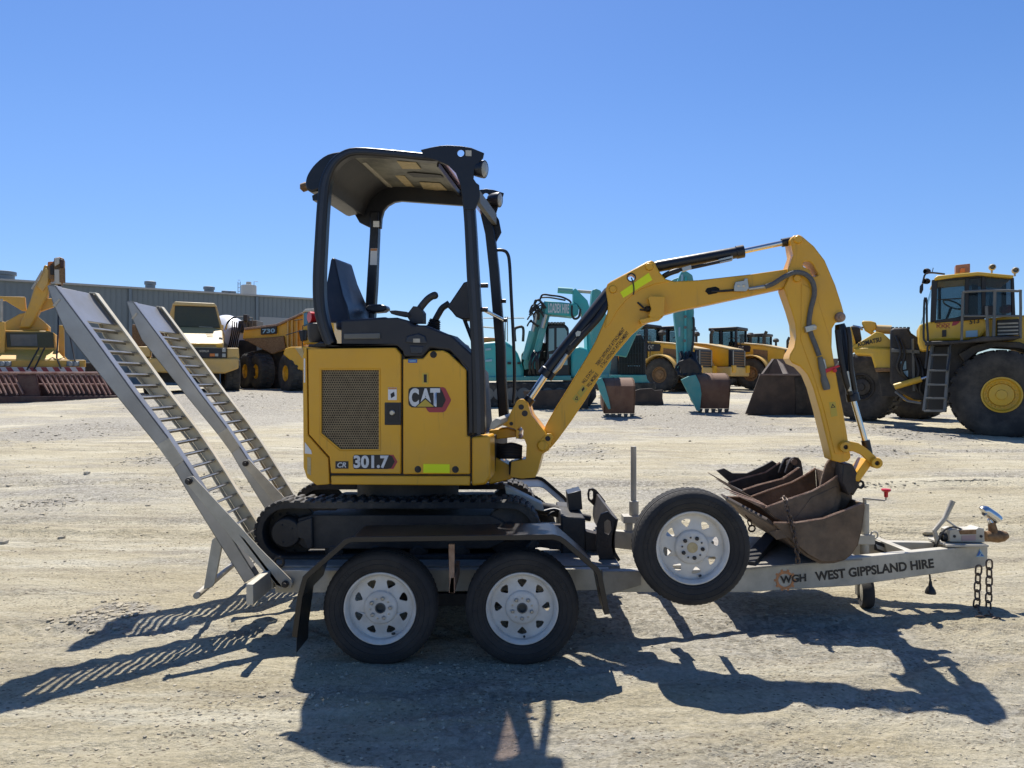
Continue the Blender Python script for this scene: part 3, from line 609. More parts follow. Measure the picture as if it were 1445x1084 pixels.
ARM = [(1116, 337.5), (1120, 332.5), (1126, 331), (1132, 333), (1149, 347.5), (1164, 367), (1179, 402), (1188, 430), (1192, 445), (1189, 452), (1179, 456), (1174.5, 464), (1174, 490), (1177, 509), (1184, 550), (1190, 580), (1196, 615), (1201, 646), (1197, 651), (1186, 653), (1174, 650), (1172.5, 643), (1157, 580), (1148, 548), (1140, 529), (1129.5, 517.5), (1118, 512.5), (1114, 506), (1115, 500), (1121, 490), (1124, 474), (1122.5, 457), (1117, 438), (1106, 407), (1112, 394), (1112, 380), (1119.5, 360), (1117.5, 348)]
am = MB().plate(BP, ARM, -0.032, 0.16, [[(1133, 371), (1136, 369), (1143, 369.5), (1147, 373), (1155, 387), (1153, 390), (1147, 390.5), (1143, 381), (1133.5, 376)]]).build('dipper_arm', YEL, ex, 0.008)
m = MB(); m.plate(BP, [(1131, 400), (1150, 410), (1172, 480), (1184, 560), (1192, 640), (1178, 640), (1162, 575), (1148, 530), (1130, 480)], -0.037, 0.006); m.build('arm_side_plate', YEL, am, 0.003)
for cx, cy, r in ((1126, 338, 0.026), (1124.5, 393, 0.024)):
    m = MB(); m.lathe([(0, -0.014), (r*0.8, -0.014), (r, -0.006), (r, 0.01)], bp(cx, cy, -0.034), BACK, 20); m.build('arm_pin', YEL, am)
m = MB(); m.lathe([(0, -0.04), (0.012, -0.04), (0.013, -0.03), (0.022, -0.03), (0.03, -0.02), (0.03, 0.02)], bp(1184.5, 448, -0.03), BACK, 20); m.build('arm_pin', RUSTE, am)
m = MB(); m.tube(smooth([bp(1080, 404.5, -0.04), bp(1092, 400, -0.05), bp(1106, 391, -0.06), bp(1122, 384.5, -0.065), bp(1137, 387.5, -0.06), bp(1147, 399, -0.058), bp(1149, 416, -0.055), bp(1144, 437, -0.05), bp(1141.5, 457, -0.05), bp(1144, 470, -0.05), bp(1150, 486, -0.05), bp(1156, 502, -0.05)], 6), 0.0145, 10); m.build('auxiliary_hose', HOSE, ex)
m = MB(); m.plate(BP, [(1136, 461), (1150, 457.5), (1153, 464.5), (1138, 469.5)], -0.072, 0.036); m.cyl(bp(1149.5, 461.5, -0.075), bp(1149.5, 461.5, -0.06), 0.012, 10); m.build('hose_clamp', BRASS, am, 0.003)
m = MB(); m.plate(BP, [(1158, 508), (1164, 506), (1167, 520), (1160, 523)], -0.06, 0.03); m.build('hose_clamp', BRASS, am, 0.003)
m = MB(); m.tube([bp(1157, 504, -0.05), bp(1160, 518, -0.05), bp(1163, 534, -0.05)], [0.014, 0.02, 0.014], 12); m.tube([bp(1162, 531, -0.05), bp(1163, 536, -0.05), bp(1166, 546, -0.05), bp(1167, 550, -0.05)], [0.016, 0.02, 0.022, 0.018], 12); m.build('hose_coupling', GREYM, am)
m = MB(); m.plate(BP, [(1162, 522), (1183, 515), (1186, 517), (1165, 527)], -0.06, 0.012); m.cyl(bp(1178, 523, -0.07), bp(1178, 523, -0.04), 0.012, 12); m.build('tap_lever', REDP, am, 0.002)
hz = MB().plate(BP, [(1170, 568), (1179, 567), (1182, 587), (1173, 588.5)], -0.0385, 0.002).build('hazard_sticker', YHAZ, am); MB().plate(BP, [(1172.5, 576), (1175, 569.5), (1179, 575)], -0.0395, 0.001, [[(1174, 575), (1175.2, 571.5), (1177.2, 574.5)]]).build('sticker_print', INK, hz)
rb_, a, b, c, d = ram('bucket_cylinder', (1186, 462), (1204.5, 566), (1224, 634), 0.034, 0.0165, ex, 0.05)
m = MB(); m.tube(smooth([bp(1182, 466, -0.02), bp(1186, 500, -0.03), bp(1193, 535, -0.03), bp(1200, 556, 0.0)], 5), 0.017, 10); m.tube(smooth([bp(1196, 462, -0.02), bp(1199, 480, -0.03), bp(1201, 520, -0.02), bp(1206, 550, 0.0)], 5), 0.014, 10); m.build('cylinder_hose', BHOSE, rb_)
m = MB(); m.tube([bp(1195, 524, -0.02), bp(1199, 552, -0.02)], 0.013, 10); m.build('hose_fitting', BRASS, rb_)
for o in (-0.045, 0.115):
    m = MB(); m.plate(BP, [(1184, 629), (1188, 623), (1197, 622.5), (1212, 625.5), (1226, 635), (1238, 646), (1242, 653), (1239, 660), (1231, 660), (1226, 652), (1216, 642), (1204, 637), (1196, 637), (1188, 637)], o, 0.03); m.build('curved_link', YEL, ex, 0.005)
for cx, cy in ((1191.5, 630.5), (1235.5, 653)):
    m = MB(); m.lathe([(0, -0.01), (0.014, -0.01), (0.014, -0.03), (0.03, -0.03), (0.033, -0.02), (0.033, 0.0)], bp(cx, cy, -0.045), BACK, 20); lk = m.build('link_pin', YEL, ex)
    MB().lathe([(0, -0.012), (0.015, -0.012)], bp(cx, cy, -0.046), BACK, 16).build('pin_end', DARK, lk)
m = MB(); m.plate(BP, [(1206, 672), (1222, 648), (1228, 650), (1229, 658), (1213, 680), (1207, 679)], -0.02, 0.14); m.build('straight_link', YEL, ex, 0.006)
m = MB(); m.plate(BP, [(1206, 676), (1213, 676), (1220, 680), (1221, 687), (1216, 691), (1211, 689), (1204, 700), (1196, 690)], -0.01, 0.03, [circ(1215.5, 684, 3, 10)]); m.plate(BP, [(1190, 655), (1203, 655), (1210, 668), (1207, 690), (1198, 700), (1188, 680)], -0.02, 0.16); m.build('quick_hitch', RUSTD, ex, 0.006)

# --- buckets
def bucket(parent, prof, top, Dn, Df, yawd, sm, em, th=0.018, lipw=0.0, skew=0.0):
    pl = PL(Dn, 1150, yawd); w = Df - Dn
    A = pl.pts(prof); vec = pl.n*w + pl.u*skew
    m = MB(); bm = m.bm
    m.band(A, th, vec); sh_ = m.build('bucket_shell', sm, parent, 0.003)
    Pp = pl.pts(prof + top)
    for k, nm in ((0.0, 'side_plate'), (1.0, 'side_plate')):
        o = vec*k - (pl.n*0.020 if k == 0 else V((0, 0, 0)))
        MB().prism([p + o for p in Pp], pl.n*0.020).build(nm, sm, parent, 0.003)
        T_ = pl.pts([prof[-1]] + top + [prof[0]])
        q = [p + o for p in T_]
        up = V((0, 0, 0.006))
        MB().tube([p + up*0.2 + pl.n*0.010 for p in q[:]], 0.0095, 6).build('side_rim', em, parent)
    return pl, vec
wb = thing('excavator_bucket', 'wide rusty brown mud bucket lying open on the drawbar, a chain over its rim', 'bucket', (2.0, 4.85, 0.42), 'digging buckets carried on the drawbar')
pl, vec = bucket(wb, [(1091, 738), (1115, 762), (1140, 782), (1158, 791.5), (1176, 791), (1190, 787), (1198, 781), (1207, 768), (1213, 743), (1216.5, 717), (1216, 710.5)], [(1192, 720), (1161, 732), (1122, 738)], 4.42, 5.38, 0, RUST, RUSTE)
m = MB(); q = pl.pts([(1083, 731), (1092, 739), (1091, 742.5), (1081, 734)]); m.prism([p + V((0, -0.003, 0)) for p in q], vec + V((0, 0.006, 0))); m.build('cutting_edge', BLADE, wb, 0.002)
m = MB(); m.plate(pl, [(1085, 751), (1212, 724), (1214, 727), (1208, 734), (1120, 757), (1096, 762)], -0.019, 0.006); m.build('wear_strip', RUST, wb, 0.002)
# bucket fitted to the arm
fbp = [(1079.5, 717), (1092, 729), (1112, 740), (1140, 744), (1164, 738), (1180, 724), (1184, 704), (1182, 672)]
fb = MB(); pB = PL(4.52, 1150, 4); wv = pB.n*0.40
fb.band(pB.pts(fbp), 0.012, wv); FB = fb.build('fitted_bucket', RUST, ex, 0.003)
for k in (0, 1):
    P_ = [p + wv*k - (pB.n*0.014 if k == 0 else V()) for p in pB.pts(fbp + [(1164, 684), (1145, 694), (1109, 706)])]
    MB().prism(P_, pB.n*0.014).build('side_plate', RUST, FB, 0.003)
    MB().tube([p + wv*k + V((0, -0.004, 0.001)) for p in pB.pts([(1182, 672), (1164, 684), (1145, 694), (1109, 706), (1079.5, 717)])], 0.008, 6).build('side_rim', RUSTE, FB)
m = MB(); m.plate(pB, [(1120, 735), (1145, 702), (1181, 686), (1182, 700), (1176, 716), (1150, 736)], -0.019, 0.006); m.build('side_cutter', RUST, FB, 0.002)
for k, (tx, ty) in enumerate(((1040, 699.5), (1030, 694.5), (1021, 688), (1010.5, 676), (999, 667))):
    p0 = pB.pt(1079.5, 716) + wv*((k+0.25)/4.5); tip = W(tx, ty, p0.y + 0.01); d = (tip-p0).normalized(); m = MB()
    s = wv.normalized()*0.022; u_ = d.cross(s).normalized()*0.013
    b0 = [p0 - s - u_ - d*0.02, p0 + s - u_ - d*0.02, p0 + s + u_ - d*0.02, p0 - s + u_ - d*0.02]
    vv = [m.bm.verts.new(q) for q in b0] + [m.bm.verts.new(q) for q in (tip - s*0.6 - u_*0.15, tip + s*0.6 - u_*0.15, tip + s*0.6 + u_*0.15, tip - s*0.6 + u_*0.15)]
    for f in ((0, 1, 2, 3), (4, 7, 6, 5), (0, 4, 5, 1), (1, 5, 6, 2), (2, 6, 7, 3), (3, 7, 4, 0)): m.face([vv[i] for i in f])
    m.build('tooth', RUSTE if k < 3 else RUST, FB, 0.002)
for o in (0.07, 0.27):
    m = MB(); m.plate(pB, [(1157, 690), (1161, 672), (1166, 656), (1171, 648), (1178, 645.5), (1186, 648), (1191, 656), (1194, 672), (1203, 688), (1203, 704), (1194, 717), (1184, 722), (1181, 700)], o, 0.03, [circ(1178, 655, 4, 12)] if o > 0.1 else ()); m.build('bucket_ear', RUST, FB, 0.006)
m = MB(); m.cyl(pB.pt(1178, 655, 0.05), pB.pt(1178, 655, 0.32), 0.024, 16); m.build('ear_pin', CHAIN, FB)
sbk = thing('excavator_bucket', 'dark narrow bucket nested behind the bucket fitted to the digging arm', 'bucket', (1.75, 5.15, 0.6), 'digging buckets carried on the drawbar')
pl, vec = bucket(sbk, [(1048, 692), (1062, 706), (1084, 714), (1110, 710), (1127, 694), (1132, 676), (1126, 661)], [(1104, 676), (1069, 685)], 4.98, 5.30, 0, RUSTD, RUSTE)
m = MB(); m.plate(pl, [(1011, 664), (1022, 661), (1034, 668), (1054, 668), (1078, 657), (1090, 650), (1104, 659), (1100, 690), (1060, 700), (1040, 690)], 0.33, 0.02); m.build('side_plate', RUSTD, sbk, 0.003)
for o, dx in ((0.10, 0), (0.24, -9)):
    m = MB(); m.plate(pl, [(1108+dx, 668), (1112+dx, 656), (1116+dx, 648), (1121+dx, 645), (1127+dx, 646), (1131+dx, 651), (1134+dx, 668), (1130+dx, 680)], o, 0.03, [circ(1122+dx, 652, 3.2, 10)]); m.build('bucket_ear', RUSTD, sbk, 0.005)
m = MB(); m.cyl(pl.pt(1121, 652, 0.06), pl.pt(1113, 651, 0.34), 0.02, 14); m.build('ear_pin', CHAIN, sbk)

def chain(path, pitch, r, wid, name='chain'):
    """alternating oval links along a path"""
    P = smooth(path, 12); seg = [0]
    for a, b in zip(P, P[1:]): seg.append(seg[-1] + (b-a).length)
    n = max(2, int(seg[-1]/pitch)); m = MB()
    def at(s):
        for i in range(len(P)-1):
            if seg[i+1] >= s: return P[i].lerp(P[i+1], (s-seg[i])/max(1e-6, seg[i+1]-seg[i]))
        return P[-1]
    for k in range(n):
        a, b = at(k*pitch), at((k+1)*pitch); d = (b-a).normalized(); c = (a+b)/2
        x = V((1, 0.08, 0)); x = (x - d*x.dot(d)).normalized()
        if k % 2: x = d.cross(x)
        hl = pitch*0.5 + r*1.1 - wid/2; L = []
        for t in range(7): q = math.pi*t/6; L.append(c + d*(hl + wid/2*math.sin(q)) + x*(wid/2*math.cos(q)))
        for t in range(7): q = math.pi*t/6; L.append(c - d*(hl + wid/2*math.sin(q)) - x*(wid/2*math.cos(q)))
        m.tube(L, r, 7, closed=True)
    return m
C1 = PL(4.38)
o = chain([C1.pt(1104, 704, 0.10), C1.pt(1108, 704, 0.02), C1.pt(1112, 722, 0), C1.pt(1119, 745, 0), C1.pt(1124, 770, 0), C1.pt(1126, 797, 0.02)], 0.032, 0.0048, 0.024).build('load_chain', CHAIN)
tag(o, 'rusty chain hanging over the near rim of the wide mud bucket', 'chain', 'chains holding down the buckets')
C2 = PL(5.1)
m = chain([C2.pt(1053, 722), C2.pt(1055.5, 730), C2.pt(1058, 738), C2.pt(1060, 746)], 0.032, 0.0048, 0.024); m.bump_torus(C2.pt(1061, 746), 0.022, 0.006, (0, 1, 0.2))
tag(m.build('load_chain', CHAIN), 'short rusty chain between the spare wheel and the bucket lip', 'chain', 'chains holding down the buckets')
# ================================================================== THE TRAILER
tl = thing('plant_trailer', 'galvanised tandem axle trailer with raised loading ramps carrying the mini excavator', 'trailer', (-0.3, 4.85, 0.0))
MID = 4.85
def mir(p): return V((p.x, 2*MID - p.y, p.z))
RP = PL(4.16)
def mirror_build(fn, name, m_, par, bevel=0.0):
    for s in (0, 1):
        m = MB(); fn(m)
        if s:
            for v in m.bm.verts: v.co = mir(v.co)
        m.build(name, m_, par, bevel)
mirror_build(lambda m: m.plate(RP, [(388, 805), (860, 803), (860, 833), (388, 837)], 0, 0.05), 'chassis_rail', GALV, tl, 0.004)
DP = PL(4.2, 850, -13.1)
TOP = [(850, 806), (1040, 803.5), (1061, 802.5), (1209, 787), (1394, 769)]; BOT = [(1394, 795), (1390, 800), (1201, 827), (1053, 836), (850, 836)]
def drawb(m): m.plate(DP, TOP + BOT, 0, 0.06)
mirror_build(drawb, 'drawbar_rail', GALV, tl, 0.005)
db = [o for o in tl.children if o.name.startswith('drawbar_rail')][0]
text('WEST GIPPSLAND HIRE', DP, (1151, 820.5), (1318.5, 801.5), (1149.5, 807), INK, db, -0.0015, 0.04)
lg = text('WGH', DP, (1101.5, 824), (1138, 820.5), (1101, 813), INK, db, -0.0045, 0.035)
m = MB(); m.band(DP.pts(circ(1108, 819, 13, 36), -0.003), 0.016, DP.n*0.003, True)
for k in range(10):
    t = 2*math.pi*k/10; m.plate(DP, [(1108+12*math.cos(t-.14), 819+12*math.sin(t-.14)), (1108+15.5*math.cos(t-.1), 819+15.5*math.sin(t-.1)), (1108+15.5*math.cos(t+.1), 819+15.5*math.sin(t+.1)), (1108+12*math.cos(t+.14), 819+12*math.sin(t+.14))], -0.0028, 0.0027)
m.build('gear_emblem', ORNG, db)
tri = MB().plate(DP, [(1377.5, 786), (1379, 783), (1383, 774.5), (1388, 783), (1390, 786)], -0.003, 0.003).build('safety_emblem', LBLUE, db)
MB().plate(DP, [(1378.5, 784.5), (1382.2, 777), (1384, 780), (1381.5, 784.5)], -0.0042, 0.001).build('emblem_print', BLUES, tri); MB().plate(DP, [(1384.8, 781.5), (1388.5, 784.5), (1384, 784.5)], -0.0042, 0.001).build('emblem_print', BLUES, tri)
# deck
m = MB()
for y0 in (4.215, 4.97): m.box((-1.42, y0, 0.392), (0.62, y0+0.52, 0.414))
m.build('deck_plate', CHECK, tl, 0.002)
for x in (-1.38, -0.95, -0.32, 0.30, 0.58): MB().box((x, 4.215, 0.30), (x+0.05, 5.485, 0.39)).build('cross_member', GALV, tl, 0.004)
m = MB(); m.plate(PL(4.1), [(850, 806), (905, 806), (905, 826), (850, 842)], 0.0, 0.055); m.build('step_plate', CHECK, tl, 0.003)
MB().box((0.95, 4.34, 0.29), (1.01, 5.36, 0.385)).build('cross_member', GALV, tl, 0.004)
# bucket cradle and brace box ahead of it
MB().beam(V((1.42, 4.44, 0.36)), V((1.86, 5.2, 0.40)), 0.09, 0.05).build('rubber_bearer', RUBB, tl, 0.004)
PB = PL(4.75)
m = MB(); m.prism([V((1.30, 4.34, 0.355)), V((1.5, 4.40, 0.355)), V((2.18, 4.58, 0.355)), V((2.18, 5.12, 0.355)), V((1.5, 5.30, 0.355)), V((1.30, 5.36, 0.355))], V((0, 0, 0.008))); m.build('tray_floor', CHECK, tl)
m = MB(); m.box((2.32, 5.02, 0.27), (2.43, 5.13, 0.395)); m.build('brace_bracket', GALV, tl, 0.005)
br_ = MB().beam(W(1236, 768, 5.08), W(1290, 790, 4.68), 0.05, 0.095).build('diagonal_brace', GALV, tl, 0.004)
w = MB().plate(PL(5.00, 1243, -22), [(1234, 762), (1253, 770), (1253, 783), (1234, 776)], -0.05, 0.003).build('maker_plate', INK, br_)
MB().plate(PL(5.00, 1243, -22), [(1236, 768), (1251, 774), (1250, 779), (1238, 774)], -0.0515, 0.001).build('plate_print', GALV, w)
# wheels
def road_wheel(c, face, hub=True, parent=None, name='wheel', rot=0.0):
    """c: centre; face -1 looks at the camera, +1 away"""
    ax = V((0, face, 0)); c = V(c)
    tp = [(0.188, 0.058), (0.196, 0.070), (0.215, 0.079), (0.24, 0.083), (0.262, 0.081), (0.278, 0.075), (0.287, 0.066), (0.2925, 0.055), (0.2945, 0.036), (0.287, 0.034), (0.287, 0.028), (0.2955, 0.026), (0.2955, 0.004), (0.288, 0.003)]
    prof = tp + [(r, -t) for r, t in tp[::-1]]
    m = MB(); m.lathe(prof, c, ax, 72)
    x = V((1, 0, 0)); z = V((0, 0, 1))
    for k in range(66):
        for s in (1, -1):
            t = 2*math.pi*(k + (0.5 if s < 0 else 0))/66; rd_ = x*math.cos(t)+z*math.sin(t); tg = z*math.cos(t)-x*math.sin(t)
            A = [c + rd_*r + ax*(s*a) + tg*q for r, a, q in ((0.281, 0.0730, -0.0085), (0.281, 0.0730, 0.0065), (0.2945, 0.053, 0.0065), (0.2945, 0.053, -0.0085))]
            m.prism(A, -rd_*0.006 - ax*s*0.003)
    for a0 in (0.35, 2.3, 4.4):
        for k in range(15):
            if k % 5 == 3: continue
            t = a0 + k*0.062; rd_ = x*math.cos(t)+z*math.sin(t); tg = z*math.cos(t)-x*math.sin(t); q = c + rd_*0.243 + ax*0.0815
            m.prism([q - rd_*0.010 - tg*0.004, q - rd_*0.010 + tg*0.003, q + rd_*0.010 + tg*0.003, q + rd_*0.010 - tg*0.004], ax*0.0032)
    for r_, a_ in ((0.232, 0.083), (0.258, 0.0822), (0.206, 0.0755)): m.lathe([(r_-0.0025, a_-0.002), (r_-0.001, a_+0.0016), (r_+0.001, a_+0.0016), (r_+0.0025, a_-0.002)], c, ax, 72)
    wh = m.build(name, RUBB, parent, sharp=30)
    m = MB(); m.lathe([(0.188, -0.058), (0.176, -0.05), (0.168, 0.0), (0.165, 0.028), (0.168, 0.05), (0.1735, 0.057), (0.1765, 0.063), (0.181, 0.066), (0.1865, 0.065), (0.1885, 0.059), (0.1865, 0.054)], c, ax, 64)
    n8 = 8; zf = 0.022
    # dished centre with eight windows
    rim_o = [(0.168*math.cos(2*math.pi*k/48), 0.168*math.sin(2*math.pi*k/48)) for k in range(48)]
    hub_i = [(0.026*math.cos(2*math.pi*k/24), 0.026*math.sin(2*math.pi*k/24)) for k in range(24)]
    holes = [hub_i]
    for k in range(n8):
        t = 2*math.pi*k/n8 + rot
        pl_ = [(0.142, -0.13), (0.139, -0.17), (0.132, -0.185), (0.106, -0.04), (0.103, 0.01), (0.106, 0.06), (0.130, 0.18), (0.138, 0.17), (0.142, 0.14), (0.145, 0.0)]
        holes.append([(r*math.cos(t+a), r*math.sin(t+a)) for r, a in pl_])
    P3 = lambda L: [c + x*a + z*b + ax*(zf + 0.022*(1 - sstep(0.05, 0.15, math.hypot(a, b)))) for a, b in L]
    m.prism(P3(rim_o), -ax*0.006, [P3(h) for h in holes])
    m.lathe([(0.170, zf-0.004), (0.160, zf+0.001), (0.150, zf-0.001)], c, ax, 64)
    m.lathe([(0.088, zf+0.0145), (0.083, zf+0.024), (0.074, zf+0.0295), (0.062, zf+0.03), (0.028, zf+0.03), (0.026, zf+0.01)], c, ax, 40)
    for k in range(5):
        t = 2*math.pi*k/5 + 0.3 + rot; q = c + x*math.cos(t)*0.053 + z*math.sin(t)*0.053 + ax*(zf+0.03)
        m.lathe([(0.0, 0.004), (0.006, 0.002), (0.0105, 0.0)], q, ax, 12)
    ri = m.build('rim', WHITE, wh, sharp=30)
    m = MB()
    for k in range(5):
        t = 2*math.pi*(k+0.5)/5 + 0.3 + rot; q = c + x*math.cos(t)*0.052 + z*math.sin(t)*0.052 + ax*(zf+0.029)
        m.lathe([(0.0105, 0), (0.0105, 0.009), (0.006, 0.013), (0, 0.013)], q, ax, 6)
        t = 2*math.pi*k/5 + 0.3 + rot; q = c + x*math.cos(t)*0.053 + z*math.sin(t)*0.053 + ax*(zf+0.0335); m.lathe([(0.005, 0), (0, 0.001)], q, ax, 10)
    m.build('wheel_nuts', BRASS if hub else DARK, ri)
    m = MB()
    if hub: m.lathe([(0.026, 0.0), (0.0275, 0.05), (0.0225, 0.052), (0.021, 0.02), (0, 0.018)], c + ax*0.005, ax, 24); m.build('hub_cap', GREYM, ri)
    else: m.lathe([(0.027, 0.0), (0.027, 0.002), (0, 0.004)], c + ax*(zf+0.029), ax, 24); m.build('hub_cap', CREMS, ri)
    m = MB(); t = -1.5 + rot; q = c + x*math.cos(t)*0.155 + z*math.sin(t)*0.155 + ax*0.03; m.cyl(q, q + ax*0.03 - (x*math.cos(t)+z*math.sin(t))*0.01, 0.0065, 8); m.build('valve', BHOSE, ri)
    return wh
for px, rt in ((535, 0.39), (737, 0.0)):
    xw = (px-CX)/F*3.78
    road_wheel((xw, 3.865, 0.295), -1, True, tl, 'wheel', rt)
    road_wheel((xw, 5.835, 0.295), 1, True, tl, 'wheel', rt)
    MB().cyl(V((xw, 3.92, 0.29)), V((xw, 5.78, 0.29)), 0.026, 16).build('axle', DARK, tl)
MB().box((-0.75, 4.16, 0.20), (0.15, 4.21, 0.27)).build('spring_hanger', DARK, tl, 0.003); MB().box((-0.75, 5.49, 0.20), (0.15, 5.54, 0.27)).build('spring_hanger', DARK, tl, 0.003)
road_wheel((0.922, 3.81, 0.62), -1, False, tl, 'spare_wheel', 0.2)
m = MB(); m.box((0.80, 3.86, 0.60), (0.86, 4.2, 0.64)); m.box((0.82, 4.16, 0.34), (0.88, 4.2, 0.62)); m.box((1.02, 3.86, 0.60), (1.06, 4.24, 0.63)); m.build('spare_wheel_bracket', GALV, tl, 0.003)
# mudguards
MG = PL(3.72)
mgp = [(419, 921), (419.5, 900), (427, 843), (434, 818), (440, 812), (490, 768), (497, 765.5), (780, 762), (788, 764), (794, 768), (838, 806), (842, 812), (849, 848), (853, 868)]
def mg(m):
    m.band(MG.pts(mgp[2:-2]), -0.004, V((0, 0.42, 0))); m.band(MG.pts(mgp[:3]), -0.004, V((0, 0.21, 0))); m.band(MG.pts(mgp[-3:]), -0.004, V((0, 0.21, 0)))
    a = MG.pts(mgp[1:])
    m.band(a, -0.028, V((0, 0.005, 0)))
mirror_build(mg, 'mudguard', MUDG, tl, 0.0025)
m = MB(); m.plate(PL(3.80), [(633, 768), (641.5, 768), (641, 837), (634, 837)], 0, 0.02); m.plate(PL(3.80), [(633, 837), (642, 837), (642, 815), (636, 815)], 0, 0.36); m.build('mudguard_stay', RUSTE, tl, 0.002)
# loading ramps
def make_ramp():
    P = PL(4.25)
    SIDE = [(66.5, 404), (69, 402), (78, 403), (128, 470), (191, 557), (236, 616), (260, 651), (276, 676), (361, 813), (345, 823), (303, 757), (263, 692), (245, 661), (220, 627), (170, 566), (92, 468), (76, 432)]
    root = MB().plate(P, [(70, 404), (78, 404), (115, 452), (108, 453), (80, 425)], 0.05, 0.40).build('ramp', ALU, tl, 0.003)
    for o in (0.0, 0.445):
        m = MB(); m.plate(P, SIDE, 0, 0.012); A = P.pts([(69, 402), (78, 403), (128, 470), (191, 557), (236, 616), (260, 651), (276, 676), (361, 813)])
        m.band(A, 0.007, V((0, 0.062 if o == 0 else -0.045, 0)))
        B = P.pts([(345, 823), (303, 757), (263, 692), (245, 661), (220, 627), (170, 566), (92, 468), (76, 432), (66.5, 404)]); m.band(B, 0.006, V((0, 0.05 if o == 0 else -0.04, 0)))
        bmesh.ops.translate(m.bm, verts=m.bm.verts[:], vec=(0, o, 0)); m.build('side_channel', ALU if o == 0 else TANAL, root, 0.002)
    m = MB(); m.plate(P, [(221, 628), (238, 618), (259, 650), (244.5, 660)], -0.004, 0.005); m.build('joint_plate', GALV, root, 0.001)
    m = MB(); m.plate(P, [(74, 431), (83, 421), (85, 423), (77, 433)], -0.003, 0.004); m.build('weld_bead', GALV, root)
    m = MB()
    top = smooth(P.pts([(116, 459), (191, 560), (236, 619), (276, 680), (350, 800)], 0.012), 20); L = [0]
    for a, b in zip(top, top[1:]): L.append(L[-1] + (b-a).length)
    s = 0.0
    while s < L[-1]:
        i = max(j for j in range(len(L)) if L[j] <= s); i = min(i, len(top)-2); d = (top[i+1]-top[i]).normalized(); q = V((-d.z, 0, d.x)); q = -q if q.x < 0 else q
        p = top[i] + d*(s-L[i]); p = p - q*0.004
        Y = V((0, 0.425, 0))
        A = [p, p + d*0.012, p + d*0.012 - q*0.004, p - q*0.004]; m.prism(A, Y)
        A = [p, p - q*0.026, p - q*0.026 + d*0.004, p + d*0.004]; m.prism(A, Y)
        A = [p + d*0.004 - q*0.023, p + d*0.012 - q*0.023, p + d*0.012 - q*0.026, p + d*0.004 - q*0.026]; m.prism(A, Y)
        s += 0.0845
    m.build('tread_bars', WORNG, root)
    P2 = PL(4.125)
    m = MB(); m.plate(P2, [(262, 681), (264, 674), (272, 672), (335, 740), (368, 776), (413, 821), (411, 830), (396, 833), (366, 800), (330, 764)], 0, 0.012)
    m.plate(P2, [(335, 752), (345, 760), (400, 830), (390, 826)], 0.0, 0.06); bb = m.build('support_arm', GALV, root, 0.002)
    for cx, cy in ((267, 679), (403, 824)):
        m = MB(); m.lathe([(0, -0.03), (0.012, -0.03), (0.012, -0.012), (0.02, -0.012), (0.02, 0.03)], P2.pt(cx, cy), (0, 1, 0), 12); m.build('pivot_bolt', DARK, bb)
    m = MB(); m.plate(PL(4.3), [(299, 762), (306, 757), (313, 770), (303, 822), (299, 829), (287, 832)], 0, 0.02); m.build('prop_leg', GALV, root, 0.003)
    return root
rp1 = make_ramp()
rp2 = copy_tree(rp1, tl); rp2.location.y += 0.877
MB().cyl(PL(4.3).pt(277, 841), V((PL(4.3).pt(277, 841).x - 0.10, 5.45, 0.215)), 0.019, 14).build('prop_tube', GALV, tl, 0.0)
# rear corner boxes and ramp hinge
for y0, y1 in ((3.85, 4.14), (5.56, 5.85)):
    m = MB(); m.box((-1.387, y0, 0.30), (-1.350, y1, 0.408)); m.build('lamp_box', GALV, tl, 0.003)
m = MB(); m.plate(PL(3.86), [(352, 853), (357, 850), (357, 856)], 0, 0.01); m.box((-1.40, 4.14, 0.30), (-1.34, 5.56, 0.39)); m.build('rear_cross_member', GALV, tl, 0.004)
m = MB(); m.bump_torus(PL(4.2).pt(394, 793), 0.026, 0.008, (0, 1, 0.1)); m.build('tie_ring', DARK, tl)
# stake on the far rail, jockey stand, coupling
FRp = PL(5.42)
m = MB(); m.cyl(FRp.pt(894, 708), FRp.pt(894, 630), 0.021, 18); st = m.build('stake_post', GALV, tl)
m = MB(); m.cyl(FRp.pt(894.5, 729), FRp.pt(894.5, 707), 0.035, 18); m.plate(FRp, [(880, 729), (915, 729), (915, 739), (880, 739)], -0.06, 0.12); m.plate(FRp, [(884, 739), (893, 739), (893, 752), (884, 752)], -0.05, 0.08); m.build('stake_socket', GALV, st, 0.003)
JX = (1220-CX)/F*4.86
m = MB(); m.cyl(V((JX, 4.86, 0.13)), V((JX, 4.86, 0.66)), 0.028, 20); m.cyl(V((JX, 4.86, 0.66)), V((JX, 4.86, 0.70)), 0.012, 12); jk = m.build('jockey_stand', GALV, tl)
m = MB(); m.tube([V((JX, 4.86, 0.695)), V((JX+0.125, 4.85, 0.683)), V((JX+0.135, 4.85, 0.69)), V((JX+0.137, 4.85, 0.73))], 0.0065, 8); m.build('crank', GALV, jk)
m = MB(); m.lathe([(0, -0.012), (0.012, -0.01), (0.013, 0.022), (0.026, 0.03), (0.031, 0.038), (0.028, 0.044), (0, 0.046)], V((JX+0.137, 4.85, 0.715)), (0, 0, 1), 16); m.build('red_knob', REDP, jk)
m = MB(); m.box((JX-0.06, 4.82, 0.40), (JX+0.05, 4.92, 0.46)); m.bump_torus(V((JX+0.05, 4.83, 0.46)), 0.022, 0.006, (0, 1, 0)); m.build('stand_clamp', GALV, jk, 0.004)
jc = V((JX-0.03, 4.78, 0.10)); jax = V((0.97, -0.24, 0)).normalized()
m = MB(); m.lathe([(0.06, -0.03), (0.09, -0.036), (0.10, -0.02), (0.10, 0.02), (0.09, 0.036), (0.06, 0.03)], jc, jax, 32); jw = m.build('jockey_wheel', RUBB, jk)
